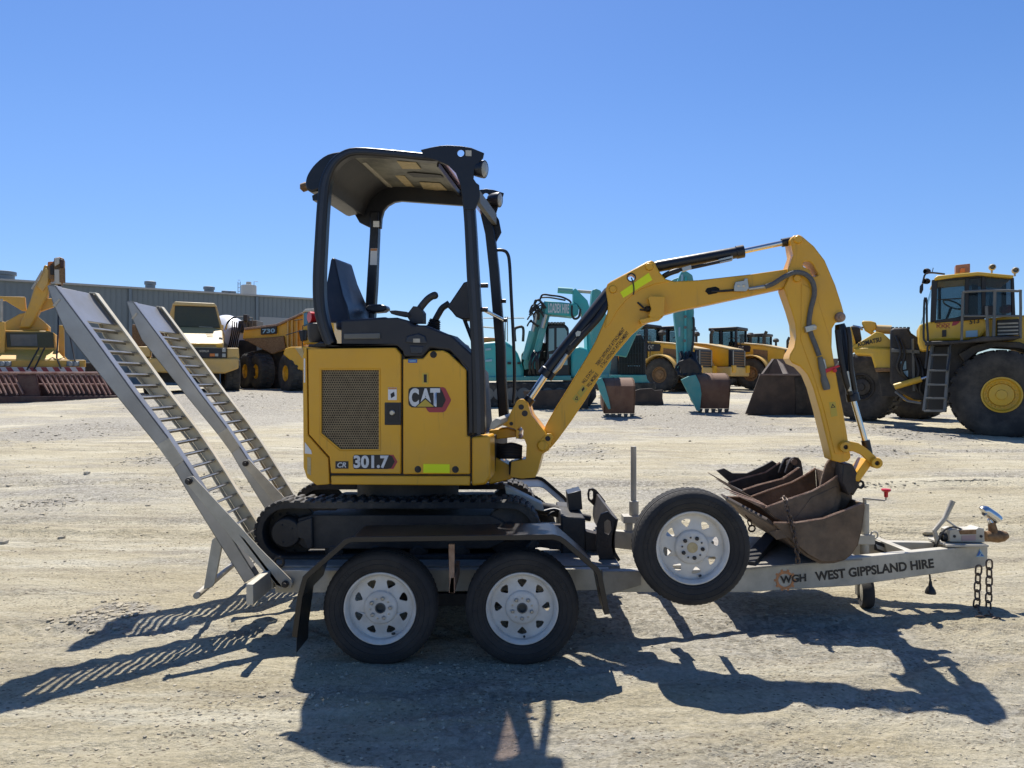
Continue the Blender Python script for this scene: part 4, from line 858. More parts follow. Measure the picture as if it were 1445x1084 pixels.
m = MB(); m.lathe([(0, -0.034), (0.03, -0.03), (0.06, -0.026), (0.06, 0.026), (0.03, 0.03), (0.012, 0.034), (0, 0.045)], jc, jax, 24); m.build('rim', GALV, jw)
m = MB(); m.box((JX-0.055, 4.84, 0.06), (JX+0.055, 4.88, 0.14)); m.build('wheel_fork', GALV, jk, 0.004)
CPp = PL(4.80)
m = MB(); m.box((2.80, 4.74, 0.40), (3.07, 4.96, 0.415)); m.build('coupling_plate', GALV, tl, 0.003)
m = MB(); m.plate(CPp, [(1340, 765), (1340, 748), (1348, 746), (1353, 748), (1378, 747), (1381, 744.5), (1389, 746), (1390, 766)], 0, 0.10); cpl = m.build('coupling_body', GALV, tl, 0.005)
m = MB(); m.plate(CPp, [(1357, 756), (1377, 755), (1377, 763), (1357, 763.5)], -0.002, 0.002); m.build('coupling_label', mat('faded_pink_label', (0.42, 0.29, 0.27), 0.6), cpl)
m = MB(); m.plate(CPp, [(1353, 748.5), (1378, 747.5), (1378, 754), (1355, 754.5)], -0.0025, 0.06); m.build('rusty_slider', RUSTB, cpl, 0.003)
for cx in (1347, 1384.5): m = MB(); m.cyl(CPp.pt(cx, 757, -0.006), CPp.pt(cx, 757, 0.0), 0.009, 12); m.build('coupling_bolt', DARK, cpl)
m = MB(); c0 = CPp.pt(1390, 757, 0.05); m.tube([c0, CPp.pt(1398, 757, 0.05), CPp.pt(1407, 757, 0.05), CPp.pt(1415, 756.5, 0.05), CPp.pt(1421, 755, 0.05)], [0.034, 0.036, 0.041, 0.036, 0.022], 18); m.tube([CPp.pt(1402, 752, 0.05), CPp.pt(1400, 742, 0.05), CPp.pt(1399.5, 737, 0.05)], [0.03, 0.024, 0.022], 14); m.build('coupling_head', RUSTB, cpl)
m = MB(); m.tube([CPp.pt(1399, 739, 0.05), CPp.pt(1396, 733, 0.05)], [0.02, 0.014], 10); m.tube(smooth([CPp.pt(1387, 722, 0.05), CPp.pt(1390, 721, 0.05), CPp.pt(1398, 726, 0.05), CPp.pt(1405, 731, 0.05), CPp.pt(1408, 734.5, 0.05)], 4), [0.016]+[0.034]*15+[0.02], 14); m.build('coupling_handle', CHROME, cpl)
m = MB(); m.tube([CPp.pt(1324, 768, 0.05), CPp.pt(1318.5, 749, 0.05), CPp.pt(1333, 732, 0.05), CPp.pt(1344.5, 707, 0.05)], [0.016, 0.015, 0.015, 0.018], 12); m.tube([CPp.pt(1334, 733, 0.05), CPp.pt(1352, 746, 0.05)], 0.007, 8); m.build('brake_lever', GALV, cpl)
m = MB(); m.tube(smooth([CPp.pt(1320, 776, 0.03), CPp.pt(1325, 762, 0.0), CPp.pt(1333, 748, 0.0), CPp.pt(1346, 744, 0.0), CPp.pt(1358, 748, 0.02), CPp.pt(1350, 750, 0.02)], 5), 0.006, 8); m.tube(smooth([CPp.pt(1318, 772, 0.08), CPp.pt(1326, 756, 0.06), CPp.pt(1338, 752, 0.06)], 5), 0.006, 8)
m.lathe([(0.03, -0.02), (0.034, 0.0), (0.03, 0.03), (0, 0.03)], CPp.pt(1333, 757, 0.05), (1, 0, 0), 16); m.build('brake_cable', BHOSE, cpl)
# plug and safety chains
m = MB(); PP = PL(4.72, 1312); m.tube([PP.pt(1310, 806), PP.pt(1312, 812), PP.pt(1313, 822)], 0.006, 8); m.lathe([(0.008, 0), (0.011, -0.02), (0.012, -0.03), (0.026, -0.05), (0.033, -0.072), (0.033, -0.08), (0, -0.08)], PP.pt(1313, 820), (0, 0, 1), 14); m.build('trailer_plug', BHOSE, tl)
gd = lambda px, py: (lambda D: W(px, py-1.5, D))(1040*1.473/(py-537))
c0 = PL(4.72)
o = chain([c0.pt(1381.5, 799), c0.pt(1379.5, 822), c0.pt(1379, 845), c0.pt(1378, 862), gd(1389, 873), gd(1400, 875), gd(1406, 879)], 0.053, 0.0056, 0.040).build('safety_chain', CHAIN, tl)
o = chain([c0.pt(1396, 791), c0.pt(1396, 815), c0.pt(1395, 850), c0.pt(1395, 864), gd(1399, 872), gd(1407, 877), gd(1412, 879), gd(1390, 876), gd(1366, 875)], 0.053, 0.0056, 0.040).build('safety_chain', CHAIN, tl)
# ================================================================== THE YARD BEHIND
CUR = [PL(20), 20.0]
def setp(D, px, yaw): CUR[0] = PL(D, px, yaw); CUR[1] = D
def Wb(px, py, d): return CUR[0].pt(px, py, d - CUR[1])
class PLb:
    """a plane parallel to the machine's own front, d - D metres behind it"""
    def __init__(s, d, *a): s.o = d - CUR[1]; s.n = CUR[0].n
    def pt(s, px, py, off=0.0): return CUR[0].pt(px, py, s.o + off)
    def pts(s, L, off=0.0): return [s.pt(a, b, off) for a, b in L]
def AX(x, y, z=0): return CUR[0].u*x + CUR[0].n*y + V((0, 0, z))
def sol(name, L, D, th, m_, par, bev=0.02, holes=()):
    return MB().plate(PLb(D), L, 0, th, holes).build(name, m_, par, bev)
def big_wheel(par, c, r, w, ax, rim_m, name='wheel', lugs=22, rimr=0.46):
    c = V(c); a = V(ax).normalized(); m = MB(); h = w/2
    pr = [(r*rimr, h*0.75), (r*0.6, h*0.97), (r*0.78, h), (r*0.9, h*0.92), (r*0.955, h*0.8)]
    m.lathe(pr + [(q, -t) for q, t in pr[::-1]], c, a, 48)
    x = a.orthogonal().normalized()
    if abs(a.z) < 0.5: x = V((0, 0, 1))
    x = (x - a*x.dot(a)).normalized(); y = a.cross(x)
    for k in range(lugs):
        for s in (1, -1):
            t = 2*math.pi*(k + (0.5 if s < 0 else 0))/lugs; dt = 2*math.pi/lugs*0.31
            P = []
            for (rr, aa, q) in ((r*0.90, h*0.95, -dt), (r*0.90, h*0.95, dt), (r*0.985, h*0.80, dt*0.9), (r*0.985, h*0.80, -dt*0.9)):
                P.append(c + (x*math.cos(t+q)+y*math.sin(t+q))*rr + a*(s*aa))
            Q = []
            for (rr, aa, q) in ((r*0.93, 0.0, -dt*0.2), (r*0.93, 0.0, dt*1.2), (r, 0.0, dt*1.1), (r, 0.0, -dt*0.1)):
                Q.append(c + (x*math.cos(t+q)+y*math.sin(t+q))*rr + a*(s*aa))
            vv = [m.bm.verts.new(p) for p in P+Q]
            for f in ((0, 1, 2, 3), (4, 7, 6, 5), (0, 4, 5, 1), (1, 5, 6, 2), (2, 6, 7, 3), (3, 7, 4, 0)): m.face([vv[i] for i in f])
    wh = m.build(name, BIGT, par)
    m = MB()
    for s in (1, -1):
        m.lathe([(r*rimr*1.0, h*0.74), (r*rimr*1.03, h*0.82), (r*rimr*0.95, h*0.84), (r*rimr*0.86, h*0.62), (r*rimr*0.66, h*0.55), (r*rimr*0.62, h*0.66), (r*rimr*0.30, h*0.72), (r*rimr*0.27, h*0.8), (0, h*0.8)], c, a*s, 36)
        for k in range(20):
            t = 2*math.pi*k/20; m.lathe([(r*0.018, h*0.62), (r*0.018, h*0.70), (0, h*0.70)], c + (x*math.cos(t)+y*math.sin(t))*r*rimr*0.72, a*s, 6)
    m.build('rim', rim_m, wh)
    return wh

# --- warehouse
wh = thing('warehouse', 'long low grey blue steel warehouse with a pale roof trim and round roof vents', 'warehouse', (-45, 66, 1.1))
A, B = W(-330, 378, 52), W(497, 426.5, 76); A.z = B.z = 9.55
dW = (B-A).normalized(); nW = V((-dW.y, dW.x, 0))
def wpt(px, z, off=0.0):
    """point on the warehouse front wall seen in photo column px"""
    k = (px-CX)/F; a = A + nW*off; D = (a.x*nW.x + a.y*nW.y)/(k*nW.x + nW.y); return V((k*D, D, z))
m = MB(); m.prism([V((A.x, A.y, 0.3)), V((B.x, B.y, 0.3)), B, A], nW*34); m.build('wall', WALLG, wh)
m = MB(); m.prism([A + V((0, 0, -0.02)) - nW*0.25, B + V((0, 0, -0.02)) - nW*0.25, B + V((0, 0, 0.14)) - nW*0.25, A + V((0, 0, 0.14)) - nW*0.25], nW*34.4); m.build('roof', WALLT, wh)
m = MB()
s = 0.0; LW = (B-A).length
while s < LW:
    p = A + dW*s; m.prism([V((p.x, p.y, 0.4)) - nW*0.04, V((p.x, p.y, 0.4)) + dW*0.05 - nW*0.04, V((p.x, p.y, 9.5)) + dW*0.05 - nW*0.04, V((p.x, p.y, 9.5)) - nW*0.04], nW*0.05); s += 0.42
m.build('cladding_ribs', WALLG, wh)
for px in (184, 363, -70):
    p = wpt(px, 0.5, -0.2); MB().prism([p - dW*0.12, p + dW*0.12, p + dW*0.12 + V((0, 0, 9)), p - dW*0.12 + V((0, 0, 9))], nW*0.2).build('downpipe', VENT, wh)
m = MB()
q = [wpt(366, 0.6, -0.06), wpt(412, 0.6, -0.06), wpt(412, 7.6, -0.06), wpt(366, 7.6, -0.06)]; m.prism(q, nW*0.1)
rdoor = m.build('roller_door', ROLLR, wh); q = [wpt(367, 0.6, -0.09), wpt(411, 0.6, -0.09), wpt(411, 6.6, -0.09), wpt(367, 6.6, -0.09)]
MB().prism(q, nW*0.04).build('door_opening', HOLE, rdoor)
for px, pyt, r in ((6, 383, 0.75), (212, 397, 0.42), (295, 404.5, 0.44), (318, 410.5, 0.3), (328, 411, 0.3), (-140, 378, 0.7)):
    p = wpt(px, 9.6, 2.0); D = p.y; ht = H - (pyt-CY)/F*D - 9.6
    m = MB(); m.lathe([(r, 0), (r*1.0, ht*0.62), (r*1.18, ht*0.66), (r*1.18, ht*0.95), (r*0.9, ht), (0, ht)], p, (0, 0, 1), 18); m.build('roof_vent', VENT, wh)
tk = thing('storage_tank', 'small cream storage tank with a filler neck and ladder above the warehouse roof', 'tank', wpt(351, 9.6, 9))
p = wpt(351, 9.6, 9); D = p.y; r = 10.5/F*D
m = MB(); zt = H + (CY-404.5)/F*D; m.lathe([(r, -9.0), (r, zt-p.z), (r*0.96, zt-p.z+0.12), (r*0.35, zt-p.z+0.2), (r*0.33, H+(CY-398)/F*D-p.z), (0, H+(CY-398)/F*D-p.z)], p, (0, 0, 1), 28); m.build('tank_shell', CONC, tk)
m = MB(); 
for dx in (-1.35, -1.05): m.tube([p + V((r*dx, -0.2, -1)), p + V((r*dx, -0.2, zt-p.z+0.5))], 0.035, 6)
for k in range(9): m.tube([p + V((-r*1.35, -0.2, -0.6+k*0.4)), p + V((-r*1.05, -0.2, -0.6+k*0.4))], 0.025, 6)
m.tube([p + V((r*0.8, -0.2, zt-p.z)), p + V((r*0.8, -0.2, zt-p.z+0.5)), p + V((r*1.3, -0.2, zt-p.z+0.5))], 0.03, 6); m.build('ladder', VENT, tk)

# --- crane truck
D = 29.0; setp(D, 40, -28)
ck = thing('crane_truck', 'yellow mobile crane with a raised telescopic boom and rusty hook block', 'crane truck', (-19, 30, gbase(-19, 30)))
sol('cab', [(3, 466), (68, 467), (77, 470), (79, 492), (93, 508), (93, 518), (0, 518), (-30, 518), (-30, 495), (-2, 490)], D, 2.2, CRANEY, ck, 0.05)
m = MB().plate(PLb(D), [(8, 469), (75, 469), (76.5, 491), (10, 490)], -0.03, 0.05).build('windscreen', GLASSD, ck, 0.01)
MB().plate(PLb(D), [(14, 472), (52, 472), (53, 488), (16, 488)], -0.045, 0.02).build('window_blind', GREYM, m)
MB().prism([Wb(-28, 493, D), Wb(80, 493, D), Wb(93, 507, D-0.9), Wb(-40, 507, D-0.9)], V((0, 0, -0.35))).build('bonnet', CRANEY, ck, 0.04)
sol('bumper', [(-45, 508), (120, 508), (120, 518), (-45, 518)], D-0.95, 0.9, CRANEY, ck, 0.03)
for a, b in ((94, 112), (-2, 16)):
    h = sol('headlight', [(a, 510), (b, 510), (b, 517), (a, 517)], D-1.0, 0.1, VENT, ck)
    for q in (a+5, b-5): MB().lathe([(0, -0.03), (0.09, -0.02), (0.1, 0.02)], Wb(q, 513.5, D-1.0), (0, 1, 0), 14).build('lamp', LENS, h)
m = MB(); m.plate(PLb(D), [(-45, 518), (120, 518), (120, 525.5), (-45, 525.5)], -1.05, 0.08); m.mi = 1
for k in range(10):
    a = -42 + k*16.5; m.plate(PLb(D), [(a, 518.3), (a+8, 518.3), (a+13, 525.2), (a+5, 525.2)], -1.06, 0.008)
m.build('striped_barrier', [STRW, STRR], ck)
sol('outrigger_post', [(83, 459), (90, 459), (91, 506), (83, 506)], D+0.2, 0.3, CRANEY, ck); sol('outrigger_post', [(-3, 454), (6, 454), (7, 508), (-3, 508)], D-0.3, 0.4, CRANEY, ck)
sol('turret', [(5, 463), (6, 455), (27, 443), (40, 440), (50, 444), (68, 459), (68, 467), (5, 467)], D+0.8, 1.4, CRANEY, ck, 0.05)
bo = sol('telescopic_boom', [(27, 463), (30, 452), (40, 432), (48, 407), (58, 388), (62, 375), (65, 373), (70, 378), (71, 392), (67, 417), (55, 440), (43, 463)], D+0.6, 0.7, CRANEY, ck, 0.06)
sol('boom_section', [(52, 404), (64, 378), (69, 380), (68, 400), (60, 412)], D+0.5, 0.9, YEL2, bo, 0.04)
sol('luffing_bracket', [(-10, 418), (35, 419), (37, 439), (30, 438), (7, 424), (-10, 424)], D+0.9, 0.3, CRANEY, ck); sol('luffing_bracket', [(63, 421), (75, 421), (76, 433), (53, 441), (56, 434)], D+0.9, 0.3, CRANEY, ck)
m = MB(); m.cyl(Wb(2.3, 454, D-0.2), Wb(2.3, 422, D-0.2), 0.045, 8); m.tube([Wb(45, 408, D+.5), Wb(60, 382, D+.5)], 0.04, 8); m.build('steel_pole', GALV, ck)
hb = sol('boom_head', [(67, 370), (76, 369), (76, 364), (84, 362.5), (90.5, 365), (90.5, 379), (87, 381), (88, 400), (80, 402), (78, 394), (70, 396), (68, 390)], D+0.5, 0.7, RUSTB, bo, 0.04)
for a, b, r, y0, mm in ((81.5, 381, 0.12, 401, CONC), (87, 379, 0.13, 399, RUSTB)): MB().cyl(Wb(a, b, D+.35), Wb(a+.3, y0, D+.35), r, 12).build('hook_cylinder', mm, hb)
sol('white_block', [(76.5, 364.5), (84, 363), (84, 372), (77, 376)], D+0.4, 0.3, CONC, hb, 0.03); sol('red_block', [(84.5, 365), (90, 367), (90, 378), (85, 378)], D+0.4, 0.3, RAKE, hb, 0.03); sol('head_gap', [(70, 372), (75, 371), (77, 388), (71, 388)], D+0.45, 0.3, DARK, hb, 0.02)
sol('head_cover', [(67.5, 369.5), (74, 369), (75, 374), (68, 375)], D+0.45, 0.2, AMBER, hb)
m = MB(); m.tube([Wb(83, 401, D+.5), Wb(82, 470, D-.2), Wb(80, 505, D-.9), Wb(86, 520, D-1.1)], 0.03, 6); m.tube([Wb(85, 401, D+.5), Wb(98, 470, D-.2), Wb(106, 510, D-1)], 0.03, 6); m.tube([Wb(55, 491, D-.95), Wb(38, 522, D-1.15)], 0.03, 6); m.tube([Wb(63, 491, D-.95), Wb(48, 522, D-1.15)], 0.03, 6); m.build('hoist_cable', BHOSE, ck)
for px in (100, -25): big_wheel(ck, Wb(px, 545, D+0.8), 0.55, 0.4, AX(1, 0), CRANEY, lugs=24)
sol('chassis', [(-45, 512), (138, 512), (138, 545), (-45, 545)], D+1.2, 6, DARK, ck)
# --- steel rake
rk = thing('steel_rake', 'dark red steel rake frame of slanted bars lying ahead of the yellow crane', 'rake', (-18.6, 26.6, gbase(-18.6, 26.6)))
D = 26.6; setp(D, 60, -6)
sol('bottom_beam', [(-60, 560), (168, 558.5), (168, 568.5), (-60, 570.5)], D-0.2, 0.3, RAKE, rk)
sol('back_plate', [(-60, 529), (150, 529), (165, 561), (-60, 561)], D+0.35, 0.05, RAKE, rk)
sol('centre_plate', [(24, 529), (50, 529), (58, 561), (27, 561)], D-0.05, 0.1, RAKE, rk)
m = MB(); m.tube([Wb(-60, 526.5, D), Wb(140, 526.5, D)], 0.055, 6); m.build('top_bar', RAKEL, rk)
m = MB(); m.tube([Wb(-60, 542.5, D+.1), Wb(24, 542.5, D+.1)], 0.04, 6); m.tube([Wb(52, 542.5, D+.1), Wb(150, 542.5, D+.1)], 0.04, 6); m.build('middle_bar', RAKEL, rk)
for a in [-50, -42, -35, -28, -20, -12, -5, 3, 10, 18] + [54 + 7.3*k for k in range(13)]:
    MB().beam(Wb(a, 528, D-.02), Wb(a+15+random.uniform(-1, 1), 558 + random.uniform(-3, 0), D-.12), 0.055, 0.04).build('rake_bar', RAKEL, rk)

# --- dump truck seen from the front
D = 30.0; setp(D, 275, -25)
d1 = thing('dump_truck', 'pale yellow dump truck facing the yard, wide windscreen over a sloping bonnet', 'dump truck', (-13.3, 31, gbase(-13.3, 31)))
sol('cab', [(244, 428), (247, 426), (304, 428.5), (306, 432), (317, 472), (317, 482), (235, 482), (240, 440)], D+2.2, 1.8, YEL2, d1, 0.08)
sol('roof', [(243.5, 429), (247, 425.5), (303, 428), (306, 433), (245, 431)], D+2.05, 2.0, CREAM, d1, 0.06)
sol('windscreen', [(247, 431.5), (303.5, 433.5), (311, 463), (245, 461)], D+2.12, 0.1, GLASSD, d1)
sol('wiper', [(281, 460.8), (300, 461.6), (300, 462.4), (281, 461.6)], D+2.08, 0.03, GALV, d1, 0)
m = MB(); top = [Wb(240, 462, D+2.2), Wb(256, 461, D+2.2), Wb(300, 462, D+2.2), Wb(314, 466, D+2.2)]; bot = [Wb(232, 480, D+.1), Wb(258, 484, D), Wb(305, 485, D), Wb(316, 484, D+.1)]
v1 = [m.bm.verts.new(p) for p in top]; v2 = [m.bm.verts.new(p) for p in bot]; v3 = [m.bm.verts.new(p + V((0, 0, -0.25))) for p in bot]; v4 = [m.bm.verts.new(p + V((0, 0, -1.0))) for p in top]
for i in range(3): m.face((v1[i], v1[i+1], v2[i+1], v2[i])); m.face((v2[i], v2[i+1], v3[i+1], v3[i])); m.face((v3[i], v3[i+1], v4[i+1], v4[i]))
m.face((v1[0], v2[0], v3[0], v4[0])); m.face((v1[3], v4[3], v3[3], v2[3])); m.build('bonnet', CREAM, d1, 0.05)
for k in range(3): sol('bonnet_slot', [(290+k, 469.5+2.6*k), (300.5, 469.8+2.6*k), (300.5, 471.2+2.6*k), (291+k, 470.9+2.6*k)], D+1.32-0.24*k, 0.3, HOLE, d1, 0)
gk = sol('grille_panel', [(215, 490), (320, 491), (320, 505.5), (215, 504)], D-0.1, 0.4, INK, d1)
for a in (316, 222):
    for yy in (494.5, 501.5): MB().plate(PLb(D), [(a-2.5, yy-2.5), (a+2.5, yy-2.5), (a+2.5, yy+2.5), (a-2.5, yy+2.5)], -0.14, 0.06).build('headlight', LENS, gk, 0.01)
MB().plate(PLb(D), [(296, 499), (303, 499), (303, 503), (296, 503)], -0.14, 0.05).build('indicator', AMBER, gk); MB().plate(PLb(D), [(303.5, 499), (308, 499), (308, 503), (303.5, 503)], -0.14, 0.05).build('marker_lamp', LENS, gk)
text('CATERPILLAR', PLb(D), (281, 497), (295, 497), (281, 494), GALV, gk, -0.13, 0.02)
sol('chin', [(225, 483), (314, 485), (314, 491), (225, 490)], D, 0.5, YEL, d1, 0.03)
sol('bumper', [(205, 505), (320, 505.5), (337, 505), (337, 520), (318, 527), (230, 526), (192, 523), (192, 507)], D-0.1, 0.8, YEL2, d1, 0.06)
for L in ([(319.5, 491), (337, 491), (338, 506), (319.5, 506)], [(190, 489), (213, 489), (213, 504), (190, 506)]): sol('fender', L, D, 1.6, YEL2, d1, 0.05)
sol('chassis', [(215, 505), (310, 505), (310, 540), (215, 540)], D+0.9, 7, DARK, d1)
for px in (327, 214): big_wheel(d1, Wb(px, 529, D+1.3), 0.80, 0.62, AX(1, 0), YEL, lugs=20)
for px in (322, 212): big_wheel(d1, Wb(px, 529, D+6.2), 0.80, 0.62, AX(1, 0), YEL, lugs=20)
sol('dump_body', [(186, 458), (243, 458), (316, 468), (316, 492), (200, 492), (187, 484)], D+3.5, 5, RUSTB, d1, 0.05)
m = MB(); m.tube([Wb(318, 466, D+1), Wb(321, 458, D+.9)], 0.02, 6); m.plate(PLb(D), [(311, 458), (315.5, 459), (315.5, 465), (312, 464)], 0.9, 0.2); m.build('mirror', YEL2, d1)

# --- articulated dump truck beside it
D = 33.5; setp(D, 410, 0)
d2 = thing('dump_truck', 'amber articulated dump truck seen from its rear, tray raised over paired wheels', 'dump truck', (-11.0, 35, gbase(-11, 35)))
tr_ = sol('dump_body', [(344, 464), (390, 458), (426, 442), (430, 442), (430, 492), (403, 492), (384, 498), (342, 478.5)], D+0.4, 2.6, YEL, d2, 0.05)
sol('body_floor', [(342, 478), (384, 476), (400, 474), (403, 492), (384, 500), (376, 496)], D+0.25, 0.2, RUSTB, tr_, 0.03)
sol('top_rail', [(344, 463), (390, 457), (426, 441), (428, 443), (391, 460), (344, 466)], D+0.2, 0.25, RUSTE, tr_, 0.02)
sg = sol('side_sign', [(368, 462.5), (390, 460.5), (390, 471), (368, 472.5)], D+0.2, 0.1, INK, tr_, 0.0)
text('730', PLb(D+0.18), (370, 470.5), (388, 469.5), (370, 464.5), LBLUE, sg, -0.01, 0.03)
for px in (405, 411, 418): sol('body_rib', [(px, 452), (px+2, 451), (px+2, 491), (px, 491)], D+0.25, 0.2, YEL2, tr_, 0.01)
sol('cab', [(427, 440), (431, 437), (470, 435), (472, 486), (427, 486)], D-0.6, 2.2, YEL, d2, 0.05)
sol('cab_roof', [(426, 440), (431, 436), (470, 434), (470, 437), (432, 440)], D-0.75, 2.4, CONC, d2, 0.03)
sol('cab_window', [(428.5, 441.5), (434, 440), (434, 459), (428.5, 461)], D-0.66, 0.1, mat('blue_sky_glass', (0.09, 0.20, 0.28), 0.08), d2); sol('cab_window', [(436, 440), (462, 439), (462, 464), (436, 464)], D-0.66, 0.1, GLASSD, d2)
sol('front_fender', [(399, 500), (402, 492), (410, 489.5), (440, 489), (470, 489), (470, 523), (428, 523), (411, 521), (409, 508)], D-1.3, 1.0, YEL, d2, 0.05)
sol('fender_face', [(416, 491), (427, 491), (430, 506), (426, 506)], D-1.35, 0.1, CREAM, d2)
m = MB(); m.tube([Wb(403, 473, D-.8), Wb(420, 468, D-.8), Wb(428, 468, D-.8)], 0.02, 6); m.tube([Wb(427, 490, D-.9), Wb(427, 460, D-.9), Wb(440, 456, D-.9)], 0.02, 6); m.tube([Wb(415, 452, D-.3), Wb(427, 451, D-.3)], 0.02, 6); m.build('hand_rail', BLACK, d2)
m = MB(); m.plate(PLb(D), [(421, 466), (433, 466), (432, 480), (424, 482)], -0.8, 0.3); m.build('mirror', BLACK, d2, 0.03)
for px, dd, py in ((354, 1.1, 524), (369.5, 0.4, 524.5)): big_wheel(d2, Wb(px, py, D+dd), 0.84, 0.7, (-0.78, -0.62, 0), YEL, lugs=20, rimr=0.38)
big_wheel(d2, Wb(384, 524, D+1.6), 0.84, 1.0, (-0.93, -0.36, 0), YEL, lugs=20, rimr=0.38)
big_wheel(d2, Wb(412, 527, D-0.6), 0.90, 0.75, (-0.80, -0.6, 0), YEL, lugs=20, rimr=0.38)
big_wheel(d2, Wb(350, 524, D+3), 0.84, 0.7, (-0.78, -0.62, 0), YEL, lugs=20, rimr=0.38)
sol('chassis', [(340, 500), (425, 480), (425, 540), (350, 530)], D+1.8, 1.6, DARK, d2)
sol('tray_flap', [(385, 478), (390, 478), (402, 492), (396, 548), (386, 548)], D+0.9, 1.0, DARK, d2)

# --- tanker truck between the two dump trucks
D = 36.5; setp(D, 340, 0)
mx = thing('mixer_truck', 'white round drum truck with black hoses parked behind the dump trucks', 'truck', (-13.7, 38, gbase(-13.7, 38)))
m = MB(); c0 = Wb(322, 474, D+1.0); m.lathe([(0, -1.4), (0.5, -1.35), (0.95, -0.7), (1.05, 0.4), (0.9, 1.4), (0.4, 1.9), (0, 1.95)], c0, (-0.55, 0.83, 0.10), 36); m.build('drum', WTANK, mx)
m = MB()
for k in range(5): m.tube(smooth([Wb(328+3*k, 452+1.5*k, D-0.5), Wb(327.5+2.8*k, 466, D-.55), Wb(325+2.6*k, 480, D-.5), Wb(322+3*k, 492, D-.4)], 5), 0.035, 6)
m.tube(smooth([Wb(318, 468, D-.3), Wb(321, 456, D-.3), Wb(328, 449, D-.3), Wb(334, 447.5, D-.3)], 5), 0.05, 6); m.build('drum_hose', BHOSE, mx)
sol('pump_housing', [(336, 453), (343, 452), (345, 466), (341, 470), (337, 468)], D-0.4, 0.8, DARK, mx, 0.04); sol('control_box', [(343, 444), (348.5, 444), (348.5, 453), (343, 453)], D-0.3, 0.4, DARK, mx, 0.02)
m = MB(); m.tube([Wb(330, 447, D), Wb(343, 447, D), Wb(356, 448.5, D), Wb(356, 466, D)], 0.025, 6); m.tube([Wb(348, 462, D), Wb(348, 448, D)], 0.025, 6); m.build('work_rail', GREYM, mx)
sol('chassis', [(336, 480), (362, 480), (362, 530), (336, 530)], D, 3.0, DARK, mx); sol('hose_tray', [(346, 452), (362, 452), (362, 463), (346, 463)], D+0.3, 1.0, GREYM, mx)
big_wheel(mx, Wb(342, 528, D+.3), 0.5, 0.3, (-0.55, 0.83, 0), GREYM, lugs=16)

# --- teal excavators
def dig_bucket(par, D, x0, x1, yt, yb, side, m_=RUSTR):
    """bucket hanging on its arm, back towards us"""
    y1 = yb - 6; P = PL(D)
    prof = [(D+0.95, yt+6), (D+0.75, yt+1), (D+0.45, yt), (D+0.15, yt+4), (D, yt+12), (D-0.02, yt+26), (D+0.12, y1)]
    L = [V((W(x0, y, D).x, d, W(x0, y, D).z)) for d, y in prof]; wv = V((W(x1, yt, D).x - W(x0, yt, D).x, 0, 0))
    m = MB(); m.band(L, 0.06, wv); b = m.build('bucket', m_, par, 0.01)
    inn = L + [V((L[0].x, D+0.9, L[-1].z+0.25))]
    for s, t_ in ((0, 1), (1, -1)): MB().prism([p + wv*s for p in inn], V((0.05*t_, 0, 0))).build('side_plate', m_, b, 0.005)
    for k in range(5):
        px = x0 + (x1-x0)*(k+0.5)/5 + 0; q = W(px, y1, D+0.1); w_ = (x1-x0)/5*0.32/F*D
        m = MB(); m.prism([q + V((-w_, 0, 0)), q + V((w_, 0, 0)), q + V((w_*0.7, 0.05, -6/F*D)), q + V((-w_*0.7, 0.05, -6/F*D))], V((0, 0.06, 0))); m.build('tooth', GREYM, b)
    for f in (0.36, 0.5): m = MB(); m.band([p + wv*f - V((0, 0.01, -0.01)) for p in L[1:6]], 0.03, wv*0.04); m.build('wear_strip', m_, b)
    MB().plate(P, side, -0.06, 0.10).build('side_cutter', TEALD, b, 0.01)
    return b
D = 25.5; setp(D, 760, 0)
e1 = thing('teal_excavator', 'teal crawler excavator whose lettered boom bends over its own glazed cab', 'excavator', (1.6, 26.5, gbase(1.6, 26.5)), 'teal excavators parked in the yard')
sol('house_body', [(676, 486), (684, 483.5), (712, 480.5), (724, 489), (731, 499), (739, 520), (739, 536), (676, 536)], D+0.2, 2.4, TEAL, e1, 0.10)
sol('engine_cover', [(678, 478), (685, 476), (699, 477), (700, 484), (678, 485)], D+1.4, 1.4, AMBER, e1, 0.03)
sol('body_decal', [(685, 492), (693, 491), (693, 494), (685, 495)], D+0.15, 0.03, LBLUE, e1, 0); sol('body_decal', [(685, 508), (694, 507), (694, 510), (685, 511)], D+0.15, 0.03, LBLUE, e1, 0)
for a in (716, 730): sol('access_handle', [(a, 511), (a+5, 511), (a+5, 514), (a, 514)], D+0.12, 0.06, INK, e1, 0)
sol('slew_deck', [(676, 532), (806, 530), (806, 537), (676, 538)], D+0.1, 2.8, TEALD, e1, 0.03)
m = MB(); m.tube([Wb(682, 449, D+1), Wb(740, 449, D+1)], 0.02, 6); m.tube([Wb(713, 480, D+1), Wb(713, 447, D+1)], 0.02, 6); m.tube([Wb(716, 447, D+.6), Wb(716, 482, D+.6)], 0.02, 6); m.tube([Wb(682, 461.5, D+1.4), Wb(705, 463.5, D+1.4)], 0.03, 6); m.build('hand_rail', GALV, e1)
m = MB(); m.tube(smooth([Wb(727, 482, D+.3), Wb(726, 468, D+.3), Wb(728, 463, D+.3), Wb(738, 462.5, D+.3), Wb(738, 482, D+.3)], 4), 0.05, 8); m.build('mirror_frame', DARK, e1)
sol('valve_block', [(736, 500), (744, 488), (756, 482), (772, 484), (774, 532), (736, 534)], D+0.9, 1.0, DARK, e1, 0.05)
for a, b in ((741, 505), (748, 512), (755, 500), (763, 510), (767, 496)): sol('valve', [(a, b), (a+5, b-1), (a+5, b+9), (a, b+10)], D+0.7, 0.25, GREYM, e1, 0.02)
